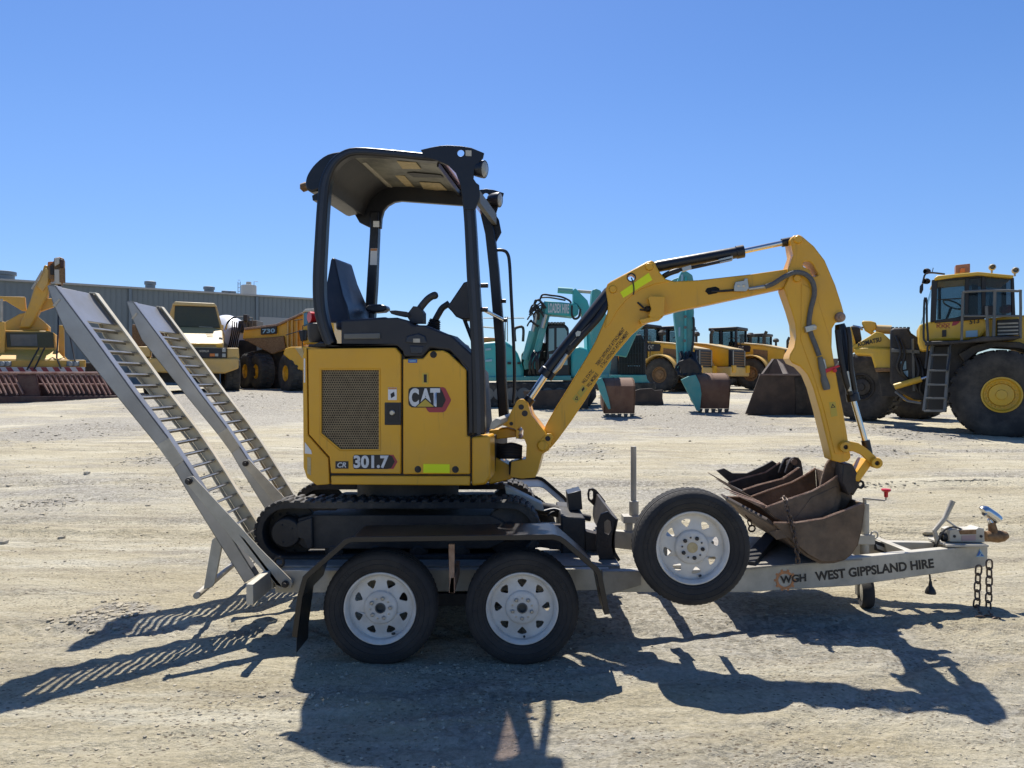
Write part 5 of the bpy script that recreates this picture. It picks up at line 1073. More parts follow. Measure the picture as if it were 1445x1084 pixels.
b1_ = sol('boom', [(739, 512), (742, 500), (750, 478), (757, 454), (763, 432), (768, 425), (772, 424), (775, 430), (776, 446), (771, 464), (764, 486), (756, 506), (750, 520), (740, 522)], D+0.2, 0.75, TEALD, e1, 0.04)
sol('boom_section', [(768.5, 424.5), (788, 426), (806, 428), (814, 429), (817, 436), (816, 444), (808, 447), (790, 445), (768.5, 443.5)], D+0.1, 0.8, TEAL, b1_, 0.03)
text('LOADEX HIRE', PLb(D+0.1), (773.5, 441.4), (803, 442.6), (773.5, 427.8), SILV, b1_, -0.02, 0.03)
for L_, r in (([(770, 444), (765, 463)], 0.07), ([(757.5, 441), (751.5, 468)], 0.07)):
    m = MB(); m.tube([Wb(*L_[0], D), Wb(*L_[1], D)], r, 10); m.build('piston_rod', BRASS, e1)
for L_ in ([(766, 464), (752, 520)], [(751, 468), (741, 508)]): m = MB(); m.tube([Wb(*L_[0], D-.02), Wb(*L_[1], D-.02)], 0.12, 10); m.build('boom_cylinder', TEALD, e1)
m = MB()
random.seed(3)
for k in range(16):
    a = random.uniform(0, 1); x0_, y0_ = 741+13*a + random.uniform(-3, 3), 470-42*a + random.uniform(-4, 4)
    m = MB(); m.tube(smooth([Wb(x0_, y0_, D), Wb(x0_+random.uniform(2, 7), y0_-random.uniform(4, 9), D-.15), Wb(x0_+random.uniform(8, 13), y0_-random.uniform(2, 9), D-.1), Wb(x0_+random.uniform(10, 18), y0_+random.uniform(-2, 10), D)], 4), random.uniform(0.022, 0.035), 6); m.build('hydraulic_hose', BHOSE, e1)
for k in range(7):
    x0_ = 746+random.uniform(0, 16); m = MB(); m.tube(smooth([Wb(x0_, 528, D-.2), Wb(x0_+random.uniform(-4, 3), 514, D-.3), Wb(x0_+random.uniform(-3, 5), 502, D-.25), Wb(x0_+random.uniform(3, 9), 494, D)], 4), 0.035, 6); m.build('hydraulic_hose', BHOSE, e1)
m = MB(); m.tube(smooth([Wb(762, 423, D), Wb(766, 416, D), Wb(778, 417, D), Wb(792, 419, D), Wb(803, 424, D), Wb(806, 428, D)], 5), 0.035, 6); m.build('hydraulic_hose', BHOSE, e1); m = MB(); m.tube(smooth([Wb(764, 420, D+.3), Wb(776, 420, D+.3), Wb(798, 424, D+.3)], 5), 0.03, 6); m.build('hydraulic_hose', BHOSE, e1)
m = MB(); m.tube(smooth([Wb(807, 431, D-.1), Wb(807, 444, D-.1), Wb(811, 450, D-.1), Wb(817, 447, D-.1), Wb(819, 436, D-.1)], 5), 0.04, 6); m.build('hydraulic_hose', BHOSE, e1)
sol('arm_bracket', [(809, 409), (812, 406.5), (818, 413), (829, 424), (833, 437), (832, 449), (822, 449), (819, 435), (814, 429), (809, 427)], D+0.2, 0.5, TEAL, e1, 0.02)
m = MB(); m.cyl(Wb(787, 409.5, D+.4), Wb(808, 411, D+.4), 0.11, 12); m.build('arm_cylinder', TEALL, e1); m = MB(); m.cyl(Wb(815, 411, D+.4), Wb(840, 413, D+.4), 0.06, 10); m.build('arm_rod', GALV, e1)
sol('arm', [(836, 409), (841, 407), (848, 410), (852, 430), (862, 470), (864, 500), (860, 535), (848, 538), (840, 500), (832, 452), (834, 430)], D-3.9, 0.5, TEALD, e1, 0.03)
sol('bucket_link', [(838, 532), (846, 528), (858, 528), (862, 538), (858, 546), (864, 575), (858, 580), (850, 552)], D-4.5, 0.3, TEALD, e1, 0.02)
dig_bucket(e1, 20.6, 852.5, 896.5, 533, 590, [(842, 536), (849, 533), (853, 541), (859, 562), (862, 577), (859, 578), (853, 566), (846, 552)])
cb = sol('cab', [(771, 460), (775, 457), (797, 457), (803, 463), (804, 532), (769, 532)], D+0.3, 1.5, BLACK, e1, 0.06)
for L in ([(774.5, 464), (782, 463.5), (782, 494), (774, 496)], [(785.5, 463), (797, 463), (800, 468), (800, 488), (785.5, 490)], [(775, 500), (800, 498), (801, 515), (775, 516)]): sol('cab_window', L, D+0.26, 0.05, mat('pale_cab_glass', (0.20, 0.34, 0.36), 0.1), cb, 0)
m = MB()
for k in range(6): m.plate(PLb(D), [(773+4.2*k, 454.5), (776.2+4.2*k, 454.5), (776.5+4.2*k, 457.5), (773.2+4.2*k, 457.5)], 0.2, 1.2)
m.build('roof_guard', GREYM, cb)
sol('side_body', [(806, 500), (810, 491), (818, 489), (828, 492), (832, 500), (833, 534), (806, 534)], D+0.3, 2.2, TEAL, e1, 0.08)
sol('side_body', [(828, 470), (836, 458), (850, 457), (853, 480), (851, 534), (830, 534)], D+0.9, 1.2, TEAL, e1, 0.08)
tk_ = sol('crawler_track', [(672, 546), (677, 540), (830, 540), (840, 546), (842, 560), (832, 574), (680, 575), (671, 562)], D, 0.6, TRAK, e1, 0.05)
for k in range(9): MB().cyl(Wb(688+17*k, 556, D-.04), Wb(688+17*k, 556, D+.1), 0.22, 14).build('track_roller', GREYM, tk_)
sol('crawler_track', [(672, 546), (677, 540), (830, 540), (840, 546), (842, 556), (832, 566), (680, 566), (671, 558)], D+2.2, 0.6, TRAK, e1, 0.05)
sol('undercarriage', [(700, 538), (810, 538), (810, 556), (700, 556)], D+0.5, 1.8, GREYM, e1)
# blades lying on the yard
for L, Dd, lb in (([(738, 552), (800, 549), (832, 551), (829, 573), (822, 575), (745, 577)], 24.6, 'dark steel blade lying at the tracks of the teal excavator with the lettered boom'), ([(890, 553), (903, 549), (920, 548), (924, 551), (935.5, 550), (935, 562), (937, 571), (890, 572)], 26.6, 'rusty steel blade lying past the bucket nearest the yellow boom')):
    t_ = thing('dozer_blade', lb, 'dozer blade', Wb((L[0][0]+L[2][0])/2, 573, Dd), 'steel blades lying in the yard')
    Q = PLb(Dd, L[0][0], 0); m = MB(); m.plate(Q, L, 0, 0.10); b = m.build('blade_plate', BLADE, t_, 0.02)
    ys = max(p[1] for p in L); xs = sorted(p[0] for p in L)
    MB().plate(Q, [(xs[0]+2, ys-4), (xs[-1]-2, ys-4.5), (xs[-1]-1, ys), (xs[0]+2, ys)], -0.05, 0.05).build('cutting_edge', RUSTD, t_, 0.01)
    MB().plate(Q, [(xs[0]+10, ys-16), (xs[0]+18, ys-17), (xs[0]+18, ys-6), (xs[0]+10, ys-6)], 0.1, 0.9).build('push_arm', DARK, t_, 0.02)
D = 32.0; setp(D, 890, 8)
e2 = thing('teal_excavator', 'teal excavator with a barred black cab guard, its arm reaching down to a bucket', 'excavator', (5.1, 33, gbase(5.1, 33)), 'teal excavators parked in the yard')
sol('house_body', [(846, 500), (872, 497), (874, 536), (846, 536)], D+0.3, 2.2, GREYM, e2, 0.06); sol('slew_deck', [(846, 529), (912, 529), (913, 535), (918, 541), (846, 541)], D-.2, 2.8, TEALD, e2, 0.03)
cb = sol('cab', [(874, 482), (880, 474), (905, 472), (910, 482), (912, 529), (872, 529)], D, 1.6, INK, e2, 0.04)
for k in range(9): sol('guard_bar', [(877+3.9*k, 476), (878.1+3.9*k, 476), (878.1+3.9*k, 528), (877+3.9*k, 528)], D-0.15, 0.06, BLACK, cb, 0)
for k, yy in enumerate((483, 498, 512)): sol('guard_rail', [(873, yy), (912, yy), (912, yy+1.1), (873, yy+1.1)], D-0.1, 0.05, BLACK, cb, 0)
for k in range(6): sol('painted_light_gap', [(886+3*k, 515.6), (888+3*k, 515.6), (888+3*k, 517.2), (886+3*k, 517.2)], D-0.02, 0.02, LBLUE, cb, 0)  # pale plates, daylight between the guard bars painted as colour
sol('boom', [(862, 500), (880, 470), (905, 436), (930, 408), (950, 394), (966, 388), (974, 398), (962, 415), (935, 432), (900, 468), (884, 504)], D-3.5, 0.6, TEALD, e2, 0.03)
ar = sol('arm', [(957, 394), (961, 384), (966, 381), (971, 384), (977, 388), (978.5, 395), (978, 420), (979.5, 441), (978, 470), (974, 512), (966, 522), (957, 520), (955, 480), (951, 443), (955, 420)], 23.6, 0.5, TEALD, e2, 0.03)
sol('arm_flange', [(967, 390), (969, 390), (969, 510), (965, 510)], 23.52, 0.1, TEAL, ar, 0.01); sol('arm_decal', [(957.5, 462), (960, 461), (960, 474), (957.5, 476)], 23.57, 0.05, LBLUE, ar, 0); sol('arm_decal', [(961, 388), (964, 387), (964, 396), (961, 397)], 23.57, 0.05, LBLUE, ar, 0)
for cx, cy in ((967, 447), (967, 462), (966, 481), (968, 498)): MB().cyl(Wb(cx, cy, 23.5), Wb(cx, cy, 23.6), 0.05, 8).build('arm_pin', GREYM, ar)
m = MB(); m.tube(smooth([Wb(977, 448, 23.5), Wb(979, 452, 23.5), Wb(978.5, 480, 23.5), Wb(975, 505, 23.5), Wb(976, 524, 23.5)], 4), 0.035, 6); m.build('hydraulic_hose', BHOSE, e2); m = MB(); m.tube([Wb(976, 466, 23.5), Wb(984, 466, 23.5)], 0.02, 6); m.build('hose_bracket', BHOSE, e2)
random.seed(5)
for k in range(12): a = random.uniform(958, 984); m = MB(); m.tube(smooth([Wb(a, 496+random.uniform(0, 8), 23.4), Wb(a+random.uniform(-5, 5), 508, 23.25), Wb(a+random.uniform(-6, 6), 520, 23.2), Wb(a+random.uniform(-6, 6), 530, 23.1)], 4), 0.04, 6); m.build('hydraulic_hose', BHOSE, e2)
sol('bucket_link', [(958, 510), (974, 504), (984, 512), (992, 528), (985, 536), (962, 532)], 23.1, 0.5, RUSTD, e2, 0.03)
dig_bucket(e2, 22.6, 984, 1030.5, 526.5, 583, [(961.5, 536), (972, 531), (982, 529), (988, 542), (990, 556), (988, 580), (984, 580), (980, 572)])
tk_ = sol('crawler_track', [(842, 541), (924, 540), (926, 550), (842, 551)], D-.3, 0.6, TRAK, e2, 0.03); sol('crawler_track', [(842, 541), (924, 540), (926, 548), (842, 548)], D+2.0, 0.6, TRAK, e2, 0.03)

# --- wheel loaders (built once in metres, nose towards +x, then copied)
def make_loader():
    t = thing('wheel_loader', '', 'wheel loader', (0, 0, 0), 'yellow wheel loaders parked in a row')
    B_ = lambda a, b, nm, m_, bev=0.03, par=None: MB().box(a, b).build(nm, m_, par or t, bev)
    P = lambda L, y0, y1, nm, m_, bev=0.04, par=None: MB().prism([V((x, y0, z)) for x, z in L], V((0, y1-y0, 0))).build(nm, m_, par or t, bev)
    P([(-0.75, 1.25), (-3.55, 1.25), (-3.55, 2.16), (-2.2, 2.46), (-0.75, 2.62)], -0.8, 0.8, 'engine_hood', YEL, 0.08)
    P([(-0.75, 2.58), (-2.2, 2.43), (-3.55, 2.13), (-3.6, 2.2), (-2.2, 2.52), (-0.75, 2.68)], -0.82, 0.82, 'hood_top', CREAM, 0.05)
    for y0, y1 in ((0.80, 0.83), (-0.83, -0.80)):
        P([(-1.7, 1.45), (-2.5, 1.45), (-2.5, 2.15), (-1.7, 2.25)], y0, y1, 'side_louvre', RUSTB, 0.0)
        d_ = P([(-0.78, 2.1), (-1.5, 2.1), (-1.55, 2.35), (-1.5, 2.46), (-0.78, 2.54)], y0, y1, 'side_decal', INK, 0.0)
    dl = [o for o in t.children if o.name.startswith('side_decal')][0]
    text('CAT', None, 0, 0, 0, GALV, dl, name='lettering', bold=0.03, vmap=lambda u, w: V((-0.82-0.33*u, 0.835, 2.2+0.24*w)))
    g = P([(-3.45, 1.2), (-3.66, 1.2), (-3.66, 2.12), (-3.45, 2.18)], -0.84, 0.84, 'rear_grille', INK, 0.02)
    for k in range(6): MB().box((-3.69, -0.6, 1.32+0.13*k), (-3.65, 0.6, 1.37+0.13*k)).build('grille_slat', RUSTB, g)
    for s in (-1, 1): MB().box((-3.68, s*0.72-0.03, 1.3), (-3.65, s*0.72+0.03, 2.1)).build('grille_edge', GALV, g)
    P([(-2.9, 0.75), (-3.75, 0.75), (-3.75, 1.25), (-2.9, 1.25)], -1.15, 1.15, 'counterweight', YEL2, 0.06)
    for s in (-1, 1): B_((-3.82, s*0.85-0.2, 0.95), (-3.7, s*0.85+0.2, 1.32), 'tail_lamp_box', YEL, 0.02)
    P([(-2.0, 0.6), (0.6, 0.6), (0.6, 1.3), (-2.0, 1.3)], -0.6, 0.6, 'rear_frame', DARK)
    B_((-0.75, -0.75, 1.35), (0.95, 0.75, 1.75), 'cab_base', YEL)
    c = B_((-0.78, -0.82, 3.38), (0.98, 0.82, 3.56), 'cab_roof', INK, 0.05)
    for x, y in ((-0.66, -0.7), (-0.66, 0.7), (0.2, -0.72), (0.2, 0.72), (0.86, -0.62), (0.86, 0.62)): B_((x-0.06, y-0.06, 1.75), (x+0.06, y+0.06, 3.4), 'cab_post', INK, 0.0, c)
    for a, b in (((-0.6, -0.71, 1.8), (0.8, -0.70, 3.35)), ((-0.6, 0.70, 1.8), (0.8, 0.71, 3.35)), ((-0.67, -0.64, 2.2), (-0.66, 0.64, 3.35)), ((0.86, -0.6, 1.8), (0.87, 0.6, 3.35))): B_(a, b, 'cab_window', GLASS, 0.0, c)
    B_((-0.45, -0.25, 1.8), (0.0, 0.25, 2.75), 'operator_seat', DARK, 0.05, c)
    m = MB(); m.tube([V((-1.9, -0.35, 2.4)), V((-1.9, -0.35, 3.05)), V((-2.02, -0.35, 3.3))], 0.09, 12); m.build('exhaust_stack', DARK, t)
    m = MB(); m.lathe([(0.07, 2.5-2.5), (0.07, 0.45), (0.18, 0.47), (0.2, 0.6), (0.12, 0.7), (0, 0.72)], V((-1.35, 0.3, 2.5)), (0, 0, 1), 16); m.build('air_precleaner', DARK, t)
    for s in (-1, 1):
        a = [(0.98*math.cos(q)-1.75, 0.98*math.sin(q)+0.87) for q in [R(12+10*k) for k in range(16)]]
        m = MB(); m.band([V((x, s*0.82, z)) for x, z in a], 0.06, V((0, s*0.72, 0))); m.build('fender', YEL2, t, 0.01)
        for ax_ in (-1.75, 1.75): big_wheel(t, (ax_, s*1.1, 0.87), 0.87, 0.66, (0, s, 0), RUSTB, lugs=20)
    B_((0.7, -0.6, 0.6), (2.5, 0.6, 1.7), 'front_frame', YEL, 0.05)
    for s in (-1, 1): P([(1.2, 1.9), (1.6, 2.2), (3.4, 0.75), (3.3, 0.4), (3.0, 0.5)], s*0.5-0.1, s*0.5+0.1, 'lift_arm', YEL)
    m = MB(); prof = [V((x, -1.5, z)) for x, z in [(4.5, 0.12), (3.7, 0.1), (3.35, 0.4), (3.3, 0.9), (3.6, 1.35)]]; m.band(prof, 0.05, V((0, 3.0, 0))); bk = m.build('loader_bucket', BLADE, t)
    for y in (-1.5, 1.46): MB().prism([V((x, y, z)) for x, z in [(4.5, 0.12), (3.7, 0.1), (3.35, 0.4), (3.3, 0.9), (3.6, 1.35)]], V((0, 0.04, 0))).build('side_plate', BLADE, bk)
    m = MB(); m.tube([V((-0.6, -0.95, 1.8)), V((-0.6, -0.95, 2.6)), V((0.5, -0.95, 2.6)), V((0.5, -0.95, 1.8))], 0.025, 6); m.tube([V((-1.0, 0.95, 1.7)), V((-1.0, 0.95, 2.9)), V((-0.3, 0.95, 2.9))], 0.025, 6); m.build('hand_rail', DARK, t)
    return t
LO = make_loader()
def put_loader(o, px, D, th, lab):
    o['label'] = lab; x = (px-CX)/F*D; o.location = (x, D, gbase(x, D)); o.rotation_euler = (0, 0, R(th))
L2 = copy_tree(LO); L3 = copy_tree(LO); L4 = copy_tree(LO)
put_loader(LO, 906, 40, 141, 'yellow wheel loader just behind the barred black cab guard of the teal excavator')
put_loader(L2, 955, 41.5, 139, 'yellow wheel loader partly behind the upright teal excavator arm, dark slatted grille towards us')
put_loader(L3, 1030, 43, 141, 'yellow wheel loader with its cab clear against the sky beside the teal arm')
put_loader(L4, 1069, 50, 141, 'distant yellow wheel loader with only its cab roof and stacks showing past another loader')
# --- the big loader at the end of the row
kl = thing('wheel_loader', 'large yellow wheel loader with tall glazed cab, access ladder and wide dark bucket', 'wheel loader', (9.6, 17, gbase(9.6, 17)), 'yellow wheel loaders parked in a row')
D = 15.6; setp(D, 1405, 27)
big_wheel(kl, Wb(1411, 557, D+0.3), 0.965, 0.7, AX(0, -1), KOMY, lugs=26, rimr=0.38)
big_wheel(kl, Wb(1409, 553, D+2.4), 0.95, 0.7, AX(0, 1), KOMY, lugs=26, rimr=0.38)
big_wheel(kl, W(1221, 546, 19.9), 0.92, 0.72, AX(-0.35, -0.94), DARK, lugs=24, rimr=0.38)
big_wheel(kl, W(1293, 546, 20.4), 0.92, 0.72, AX(0.35, 0.94), KOMY, lugs=24)
sol('rear_body', [(1388, 455), (1392, 449), (1430, 446), (1500, 440), (1560, 446), (1565, 520), (1480, 520), (1455, 494), (1420, 484), (1390, 491), (1376, 498), (1386, 478)], D+0.5, 1.7, KOMY, kl, 0.05)
sol('louvre_panel', [(1407, 452), (1438, 450), (1439, 473), (1407, 475)], D+0.42, 0.1, BLACK, kl, 0.01)
for k in range(4): sol('louvre', [(1408, 456+5*k), (1437, 455+5*k), (1437, 457+5*k), (1408, 458+5*k)], D+0.38, 0.1, GALV, kl, 0)
sol('rear_fender', [(1352, 500), (1372, 488), (1400, 481), (1440, 483), (1470, 497), (1476, 505), (1440, 492), (1404, 490), (1378, 498), (1362, 512)], D+0.2, 0.8, DARK, kl, 0.02)
sol('engine_side', [(1330, 486), (1376, 482), (1386, 490), (1362, 520), (1352, 560), (1336, 566), (1332, 540)], D+0.35, 1.6, DARK, kl, 0.03)
# cab
cab = sol('cab_base', [(1297, 458), (1318, 452), (1356, 450), (1390, 448), (1394, 462), (1384, 476), (1365, 480), (1310, 481), (1315, 494), (1301, 495), (1297, 482)], D+0.1, 1.7, KOMY, kl, 0.05)
sol('cab_roof', [(1318, 393), (1323, 389), (1345, 387), (1380, 383.5), (1388, 384.2), (1410, 386.5), (1431, 388.5), (1429.5, 392.5), (1388, 389), (1381, 388.5), (1350, 391), (1319, 395.5)], D-0.05, 2.0, KOMY, cab, 0.03)
for nm, L in (('cab_post', [(1315, 395), (1323, 394), (1321, 453), (1313, 455)]), ('cab_post', [(1362, 390), (1368, 390), (1366, 450), (1361, 450)]), ('cab_post', [(1385, 388), (1391, 389), (1391, 449), (1386, 449)]), ('cab_post', [(1427, 391), (1431, 392), (1433, 446), (1428, 446)]),
              ('window_frame', [(1319, 394), (1388, 388), (1388, 391), (1319, 397.5)]), ('window_frame', [(1319, 452), (1364, 446), (1390, 446), (1390, 450), (1319, 456)])): sol(nm, L, D+0.05, 0.12, INK, cab, 0.01)
sol('side_window', [(1322, 396), (1363, 391.5), (1361, 448), (1321, 453)], D+0.12, 0.02, GLASS, cab, 0); sol('rear_window', [(1366, 391), (1429, 391), (1431, 446), (1366, 449)], D+0.12, 0.02, GLASSD, cab, 0)
m = MB(); m.prism([Wb(1317, 396, D+.1), Wb(1299, 457, D+.1), Wb(1301, 455, D+1.7), Wb(1319, 397, D+1.7)], V((0.02, 0, 0))); m.build('windscreen', GLASS, cab)
sol('far_window', [(1322, 400), (1420, 400), (1420, 448), (1322, 452)], D+1.75, 0.02, GLASS, cab, 0)
for L in ([(1324, 398), (1328, 398), (1328, 450), (1324, 450)], [(1372, 396), (1380, 396), (1380, 450), (1372, 450)], [(1414, 396), (1420, 396), (1420, 446), (1414, 446)]): sol('cab_post', L, D+1.6, 0.12, INK, cab, 0)
se = sol('operator_seat', [(1366, 412), (1374, 410), (1378, 440), (1376, 455), (1352, 456), (1352, 446), (1366, 444)], D+0.6, 0.5, DARK, cab, 0.05)
m = MB(); m.tube([Wb(1334, 455, D+.8), Wb(1342, 434, D+.8)], 0.03, 8); m.bump_torus(Wb(1344, 430, D+.8), 0.2, 0.018, (0.5, 0, 0.85)); m.build('steering_wheel', BLACK, cab)
m = MB(); m.tube([Wb(1323, 423, D+.08), Wb(1361, 421, D+.08)], 0.012, 6); m.build('window_bar', BLACK, cab)
sol('cab_hook', [(1389, 432), (1401, 431), (1402, 447), (1390, 447)], D-0.05, 0.3, DARK, cab, 0.02)
sol('red_bag', [(1412, 431), (1428, 429), (1429, 441), (1412, 442)], D+0.5, 0.3, REDP, cab, 0.05)
m = MB(); m.plate(PLb(D+0.09), [(1343, 460), (1345, 453), (1354, 450), (1354, 455), (1349, 459)], 0, 0.01); m.build('red_emblem', REDD, cab)
m = MB(); 
for a in (1322, 1329, 1335): m.band(PLb(D+0.09).pts([(a, 463), (a, 457), (a+5, 456), (a+5, 459), (a+2, 460), (a+6, 463)], 0), 0.012, V((0, 0.01, 0)))
m.build('red_scrawl', REDD, cab)
sol('door_recess', [(1329.5, 466), (1335.5, 465.5), (1335.5, 475), (1329.5, 475.5)], D+0.07, 0.04, INK, cab, 0.005); sol('paper_label', [(1363, 467), (1379.5, 466), (1379.5, 475), (1363, 476)], D+0.07, 0.04, LBLUE, cab, 0)
text('513', PLb(D+0.08), (1368, 458), (1382, 456), (1368, 451), INK, cab, -0.01, 0.02)
bc = sol('beacon_box', [(1348.5, 374), (1369, 372), (1369, 384), (1348.5, 385.5)], D+0.4, 0.35, mat('amber_beacon_cage', (0.36, 0.17, 0.10), 0.4, 0, (0.28, 0.13, 0.08), 10), cab, 0.01)
sol('beacon_lens', [(1355, 379), (1362, 378), (1362, 384), (1355, 385)], D+0.36, 0.1, AMBER, bc, 0.01)
for cx, cy in ((1400, 377.5), (1432.5, 382)):
    m = MB(); m.lathe([(0, -0.05), (0.05, -0.04), (0.07, 0.0), (0.07, 0.06), (0.05, 0.08)], Wb(cx, cy, D+.5), AX(0, -1), 16); m.cyl(Wb(cx-.5, cy+3, D+.5), Wb(cx-.5, cy+8, D+.5), 0.02, 8); m.build('work_light', GALV, cab)
for cx, cy in ((1309, 383), (1308.5, 397)):
    m = MB(); m.lathe([(0, -0.05), (0.05, -0.04), (0.065, 0.0), (0.065, 0.06), (0.05, 0.08)], Wb(cx, cy, D+.4), (-0.9, -0.3, 0), 16); m.build('work_light', DARK, cab)
m = MB(); m.tube(smooth([Wb(1333, 387, D+.4), Wb(1315, 385, D+.3), Wb(1306, 387, D+.2), Wb(1303, 395, D+.2), Wb(1301.5, 402, D+.2)], 5), 0.02, 6); m.tube([Wb(1315, 386, D+.3), Wb(1317, 378, D+.3)], 0.008, 6); mi_ = m.build('mirror_arm', BLACK, cab)
sol('mirror', [(1300.5, 400), (1303, 399), (1303, 409), (1300, 415), (1297.5, 412), (1298, 404)], D+.15, 0.12, BLACK, mi_, 0.03)
# platform, rails and ladder
pf = sol('platform', [(1306, 482), (1365, 480), (1386, 475), (1440, 474), (1440, 478), (1390, 482), (1340, 486), (1306, 487)], D-0.25, 0.9, DARK, kl, 0.02)
m = MB()
m.tube(smooth([Wb(1357, 481, D-.2), Wb(1358, 440, D-.2), Wb(1359, 415, D-.2), Wb(1363, 412, D-.2), Wb(1400, 410, D-.2), Wb(1436, 411, D-.2), Wb(1440, 415, D-.2), Wb(1440, 478, D-.2)], 3), 0.026, 8)
m.tube([Wb(1360, 446, D-.2), Wb(1440, 446, D-.2)], 0.022, 8); m.tube([Wb(1404, 411, D-.2), Wb(1402, 476, D-.2)], 0.03, 8); m.tube([Wb(1392, 432, D-.2), Wb(1394, 478, D-.2)], 0.03, 8); m.build('guard_rail', GREYM, pf)
m = MB(); m.tube(smooth([Wb(1310, 484, D-.2), Wb(1304, 480, D-.2), Wb(1303.5, 462, D-.2), Wb(1304.5, 424, D-.2), Wb(1307.5, 424, D-.2), Wb(1308, 455, D-.2), Wb(1309.5, 482, D-.2), Wb(1306, 520, D-.2)], 3), 0.022, 8); m.tube(smooth([Wb(1341, 500, D-.2), Wb(1341, 488, D-.2), Wb(1346, 483, D-.2), Wb(1350, 486, D-.2)], 3), 0.022, 8); m.tube([Wb(1341, 500, D-.2), Wb(1337, 523, D-.25)], 0.022, 8); m.build('ladder_rail', BLACK, pf)
m = MB(); m.beam(Wb(1316, 487, D), Wb(1304, 580, D-.35), 0.05, 0.08); m.beam(Wb(1340, 490, D), Wb(1333, 580, D-.35), 0.05, 0.08)
for yy in (501, 523, 543, 562, 580): k = (yy-487)/93; m.beam(Wb(1315-11*k, yy, D-.35*k), Wb(1340-7*k, yy, D-.35*k), 0.18, 0.04)
m.build('ladder', GREYM, pf, 0.004)
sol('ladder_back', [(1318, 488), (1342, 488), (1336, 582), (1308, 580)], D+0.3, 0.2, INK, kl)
# articulation and front frame
sol('hinge_housing', [(1256, 465), (1262, 462.5), (1282, 462.5), (1286, 470), (1298, 478), (1300, 490), (1316, 496), (1316, 560), (1306, 566), (1290, 564), (1266, 552), (1256, 540)], D+1.0, 1.2, DARK, kl, 0.05)
for k in range(5): sol('tread_block', [(1258+5.5*k, 461.5), (1262+5.5*k, 461.5), (1262+5.5*k, 464.5), (1258+5.5*k, 464.5)], D+1.1, 0.6, BLACK, kl, 0)
for k, (a, b) in enumerate(((1264, 474), (1270, 478), (1290, 500), (1296, 505))):
    m = MB(); m.tube(smooth([Wb(a, b, D+.95), Wb(a+7, b+22, D+.85), Wb(a+2, b+44, D+.88), Wb(a+12, b+58, D+.95)], 5), 0.028, 8); m.build('hydraulic_hose', BHOSE, kl)
m = MB(); m.cyl(Wb(1262, 546, D+.8), Wb(1300, 535, D+.8), 0.07, 14); m.build('steering_cylinder', KOMY, kl); m = MB(); m.cyl(Wb(1300, 535, D+.8), Wb(1316, 530, D+.8), 0.035, 10); m.build('steering_rod', CHROME, kl)
sol('hinge_plate', [(1258, 492), (1298, 494), (1298, 499), (1258, 497)], D+0.93, 0.1, GREYM, kl, 0.01); sol('hinge_plate', [(1286, 478), (1290, 478), (1292, 552), (1288, 552)], D+0.93, 0.1, GREYM, kl, 0.01)
for L in ([(1271, 510.5), (1278.5, 509.5), (1279, 521), (1272, 522.5)], [(1274, 524), (1281.5, 523), (1281.5, 531.5), (1275, 532)]): sol('paper_label', L, D+0.96, 0.05, LBLUE, kl, 0)
ff = sol('front_frame', [(1204, 492), (1228, 490), (1264, 491.5), (1265.5, 524), (1236, 524.5), (1229, 501), (1206, 500)], D+1.3, 1.4, KOMY, kl, 0.04)
sol('frame_lip', [(1234, 519), (1265.5, 519), (1265.5, 524.5), (1236, 525)], D+1.25, 0.2, RUSTB, ff)
sol('axle_housing', [(1238, 525), (1266, 525), (1268, 560), (1244, 560)], D+1.6, 1.2, DARK, kl)
la = sol('lift_arm', [(1200, 492), (1206, 487), (1226, 475), (1236, 468), (1246, 470), (1264, 487), (1262, 491), (1230, 491.5)], D+1.4, 0.3, KOMY, kl, 0.02)
text('KOMATSU', PLb(D+1.4), (1211, 489.5), (1244, 482.0), (1210.4, 483.0), INK, la, -0.02, 0.03)
sol('bell_crank', [(1215.5, 456), (1217, 452.5), (1229, 453), (1236.5, 455), (1237, 464), (1231, 467), (1262, 485), (1256, 489), (1220, 466)], D+1.9, 0.35, KOMY, kl, 0.05)
m = MB(); m.cyl(Wb(1236, 464.5, D+2.1), Wb(1258, 465.5, D+2.1), 0.11, 14); m.build('tilt_cylinder', CREAM, kl); m = MB(); m.cyl(Wb(1203, 461, D+2.1), Wb(1218, 464, D+2.1), 0.05, 10); m.build('tilt_rod', CHROME, kl)
sol('lift_cylinder_boss', [(1198, 462), (1203, 459), (1213, 462), (1216, 480), (1205, 488), (1199, 480)], D+1.7, 0.3, DARK, kl, 0.04); sol('frame_cheek', [(1196, 462), (1201, 461), (1208, 488), (1204, 498), (1196, 500)], D+1.5, 0.25, KOMY, kl, 0.02)
# bucket
bD = 21.2
m = MB(); prof = []
P1 = lambda px, py, d: W(px, py, d)
ftl, ftr, fbl, fbr = W(1072, 530, bD+.1), W(1172, 530, bD+.1), W(1052, 576, bD+.35), W(1178, 586, bD+.1)
fbl.z = gbase(fbl.x, fbl.y)+0.05; fbr.z = gbase(fbr.x, fbr.y)+0.02
m.prism([ftl, ftr, fbr, fbl], V((0, 0.06, 0))); bk = m.build('bucket', BLADE, kl, 0.01)
bb0 = V((W(1062, 560, fbl.y+1.5).x, fbl.y+1.5, fbl.z)); bb1 = V((fbr.x, fbr.y+1.6, fbr.z)); bt0 = W(1089.5, 506.5, bD+1.5); bt1 = W(1185, 506, bD+1.6)
MB().prism([bb0, bb1, bt1, bt0], V((0, 0.06, 0))).build('bucket_back', mat('sunlit_bucket_inside', (0.24, 0.18, 0.145), 0.8, 0, (0.17, 0.12, 0.10), 2.5), bk)  # paler than the outside, sunlight on the inner face painted in
MB().prism([ftl, bt0, bb0, fbl], V((0.06, 0, 0))).build('side_plate', BLADE, bk)
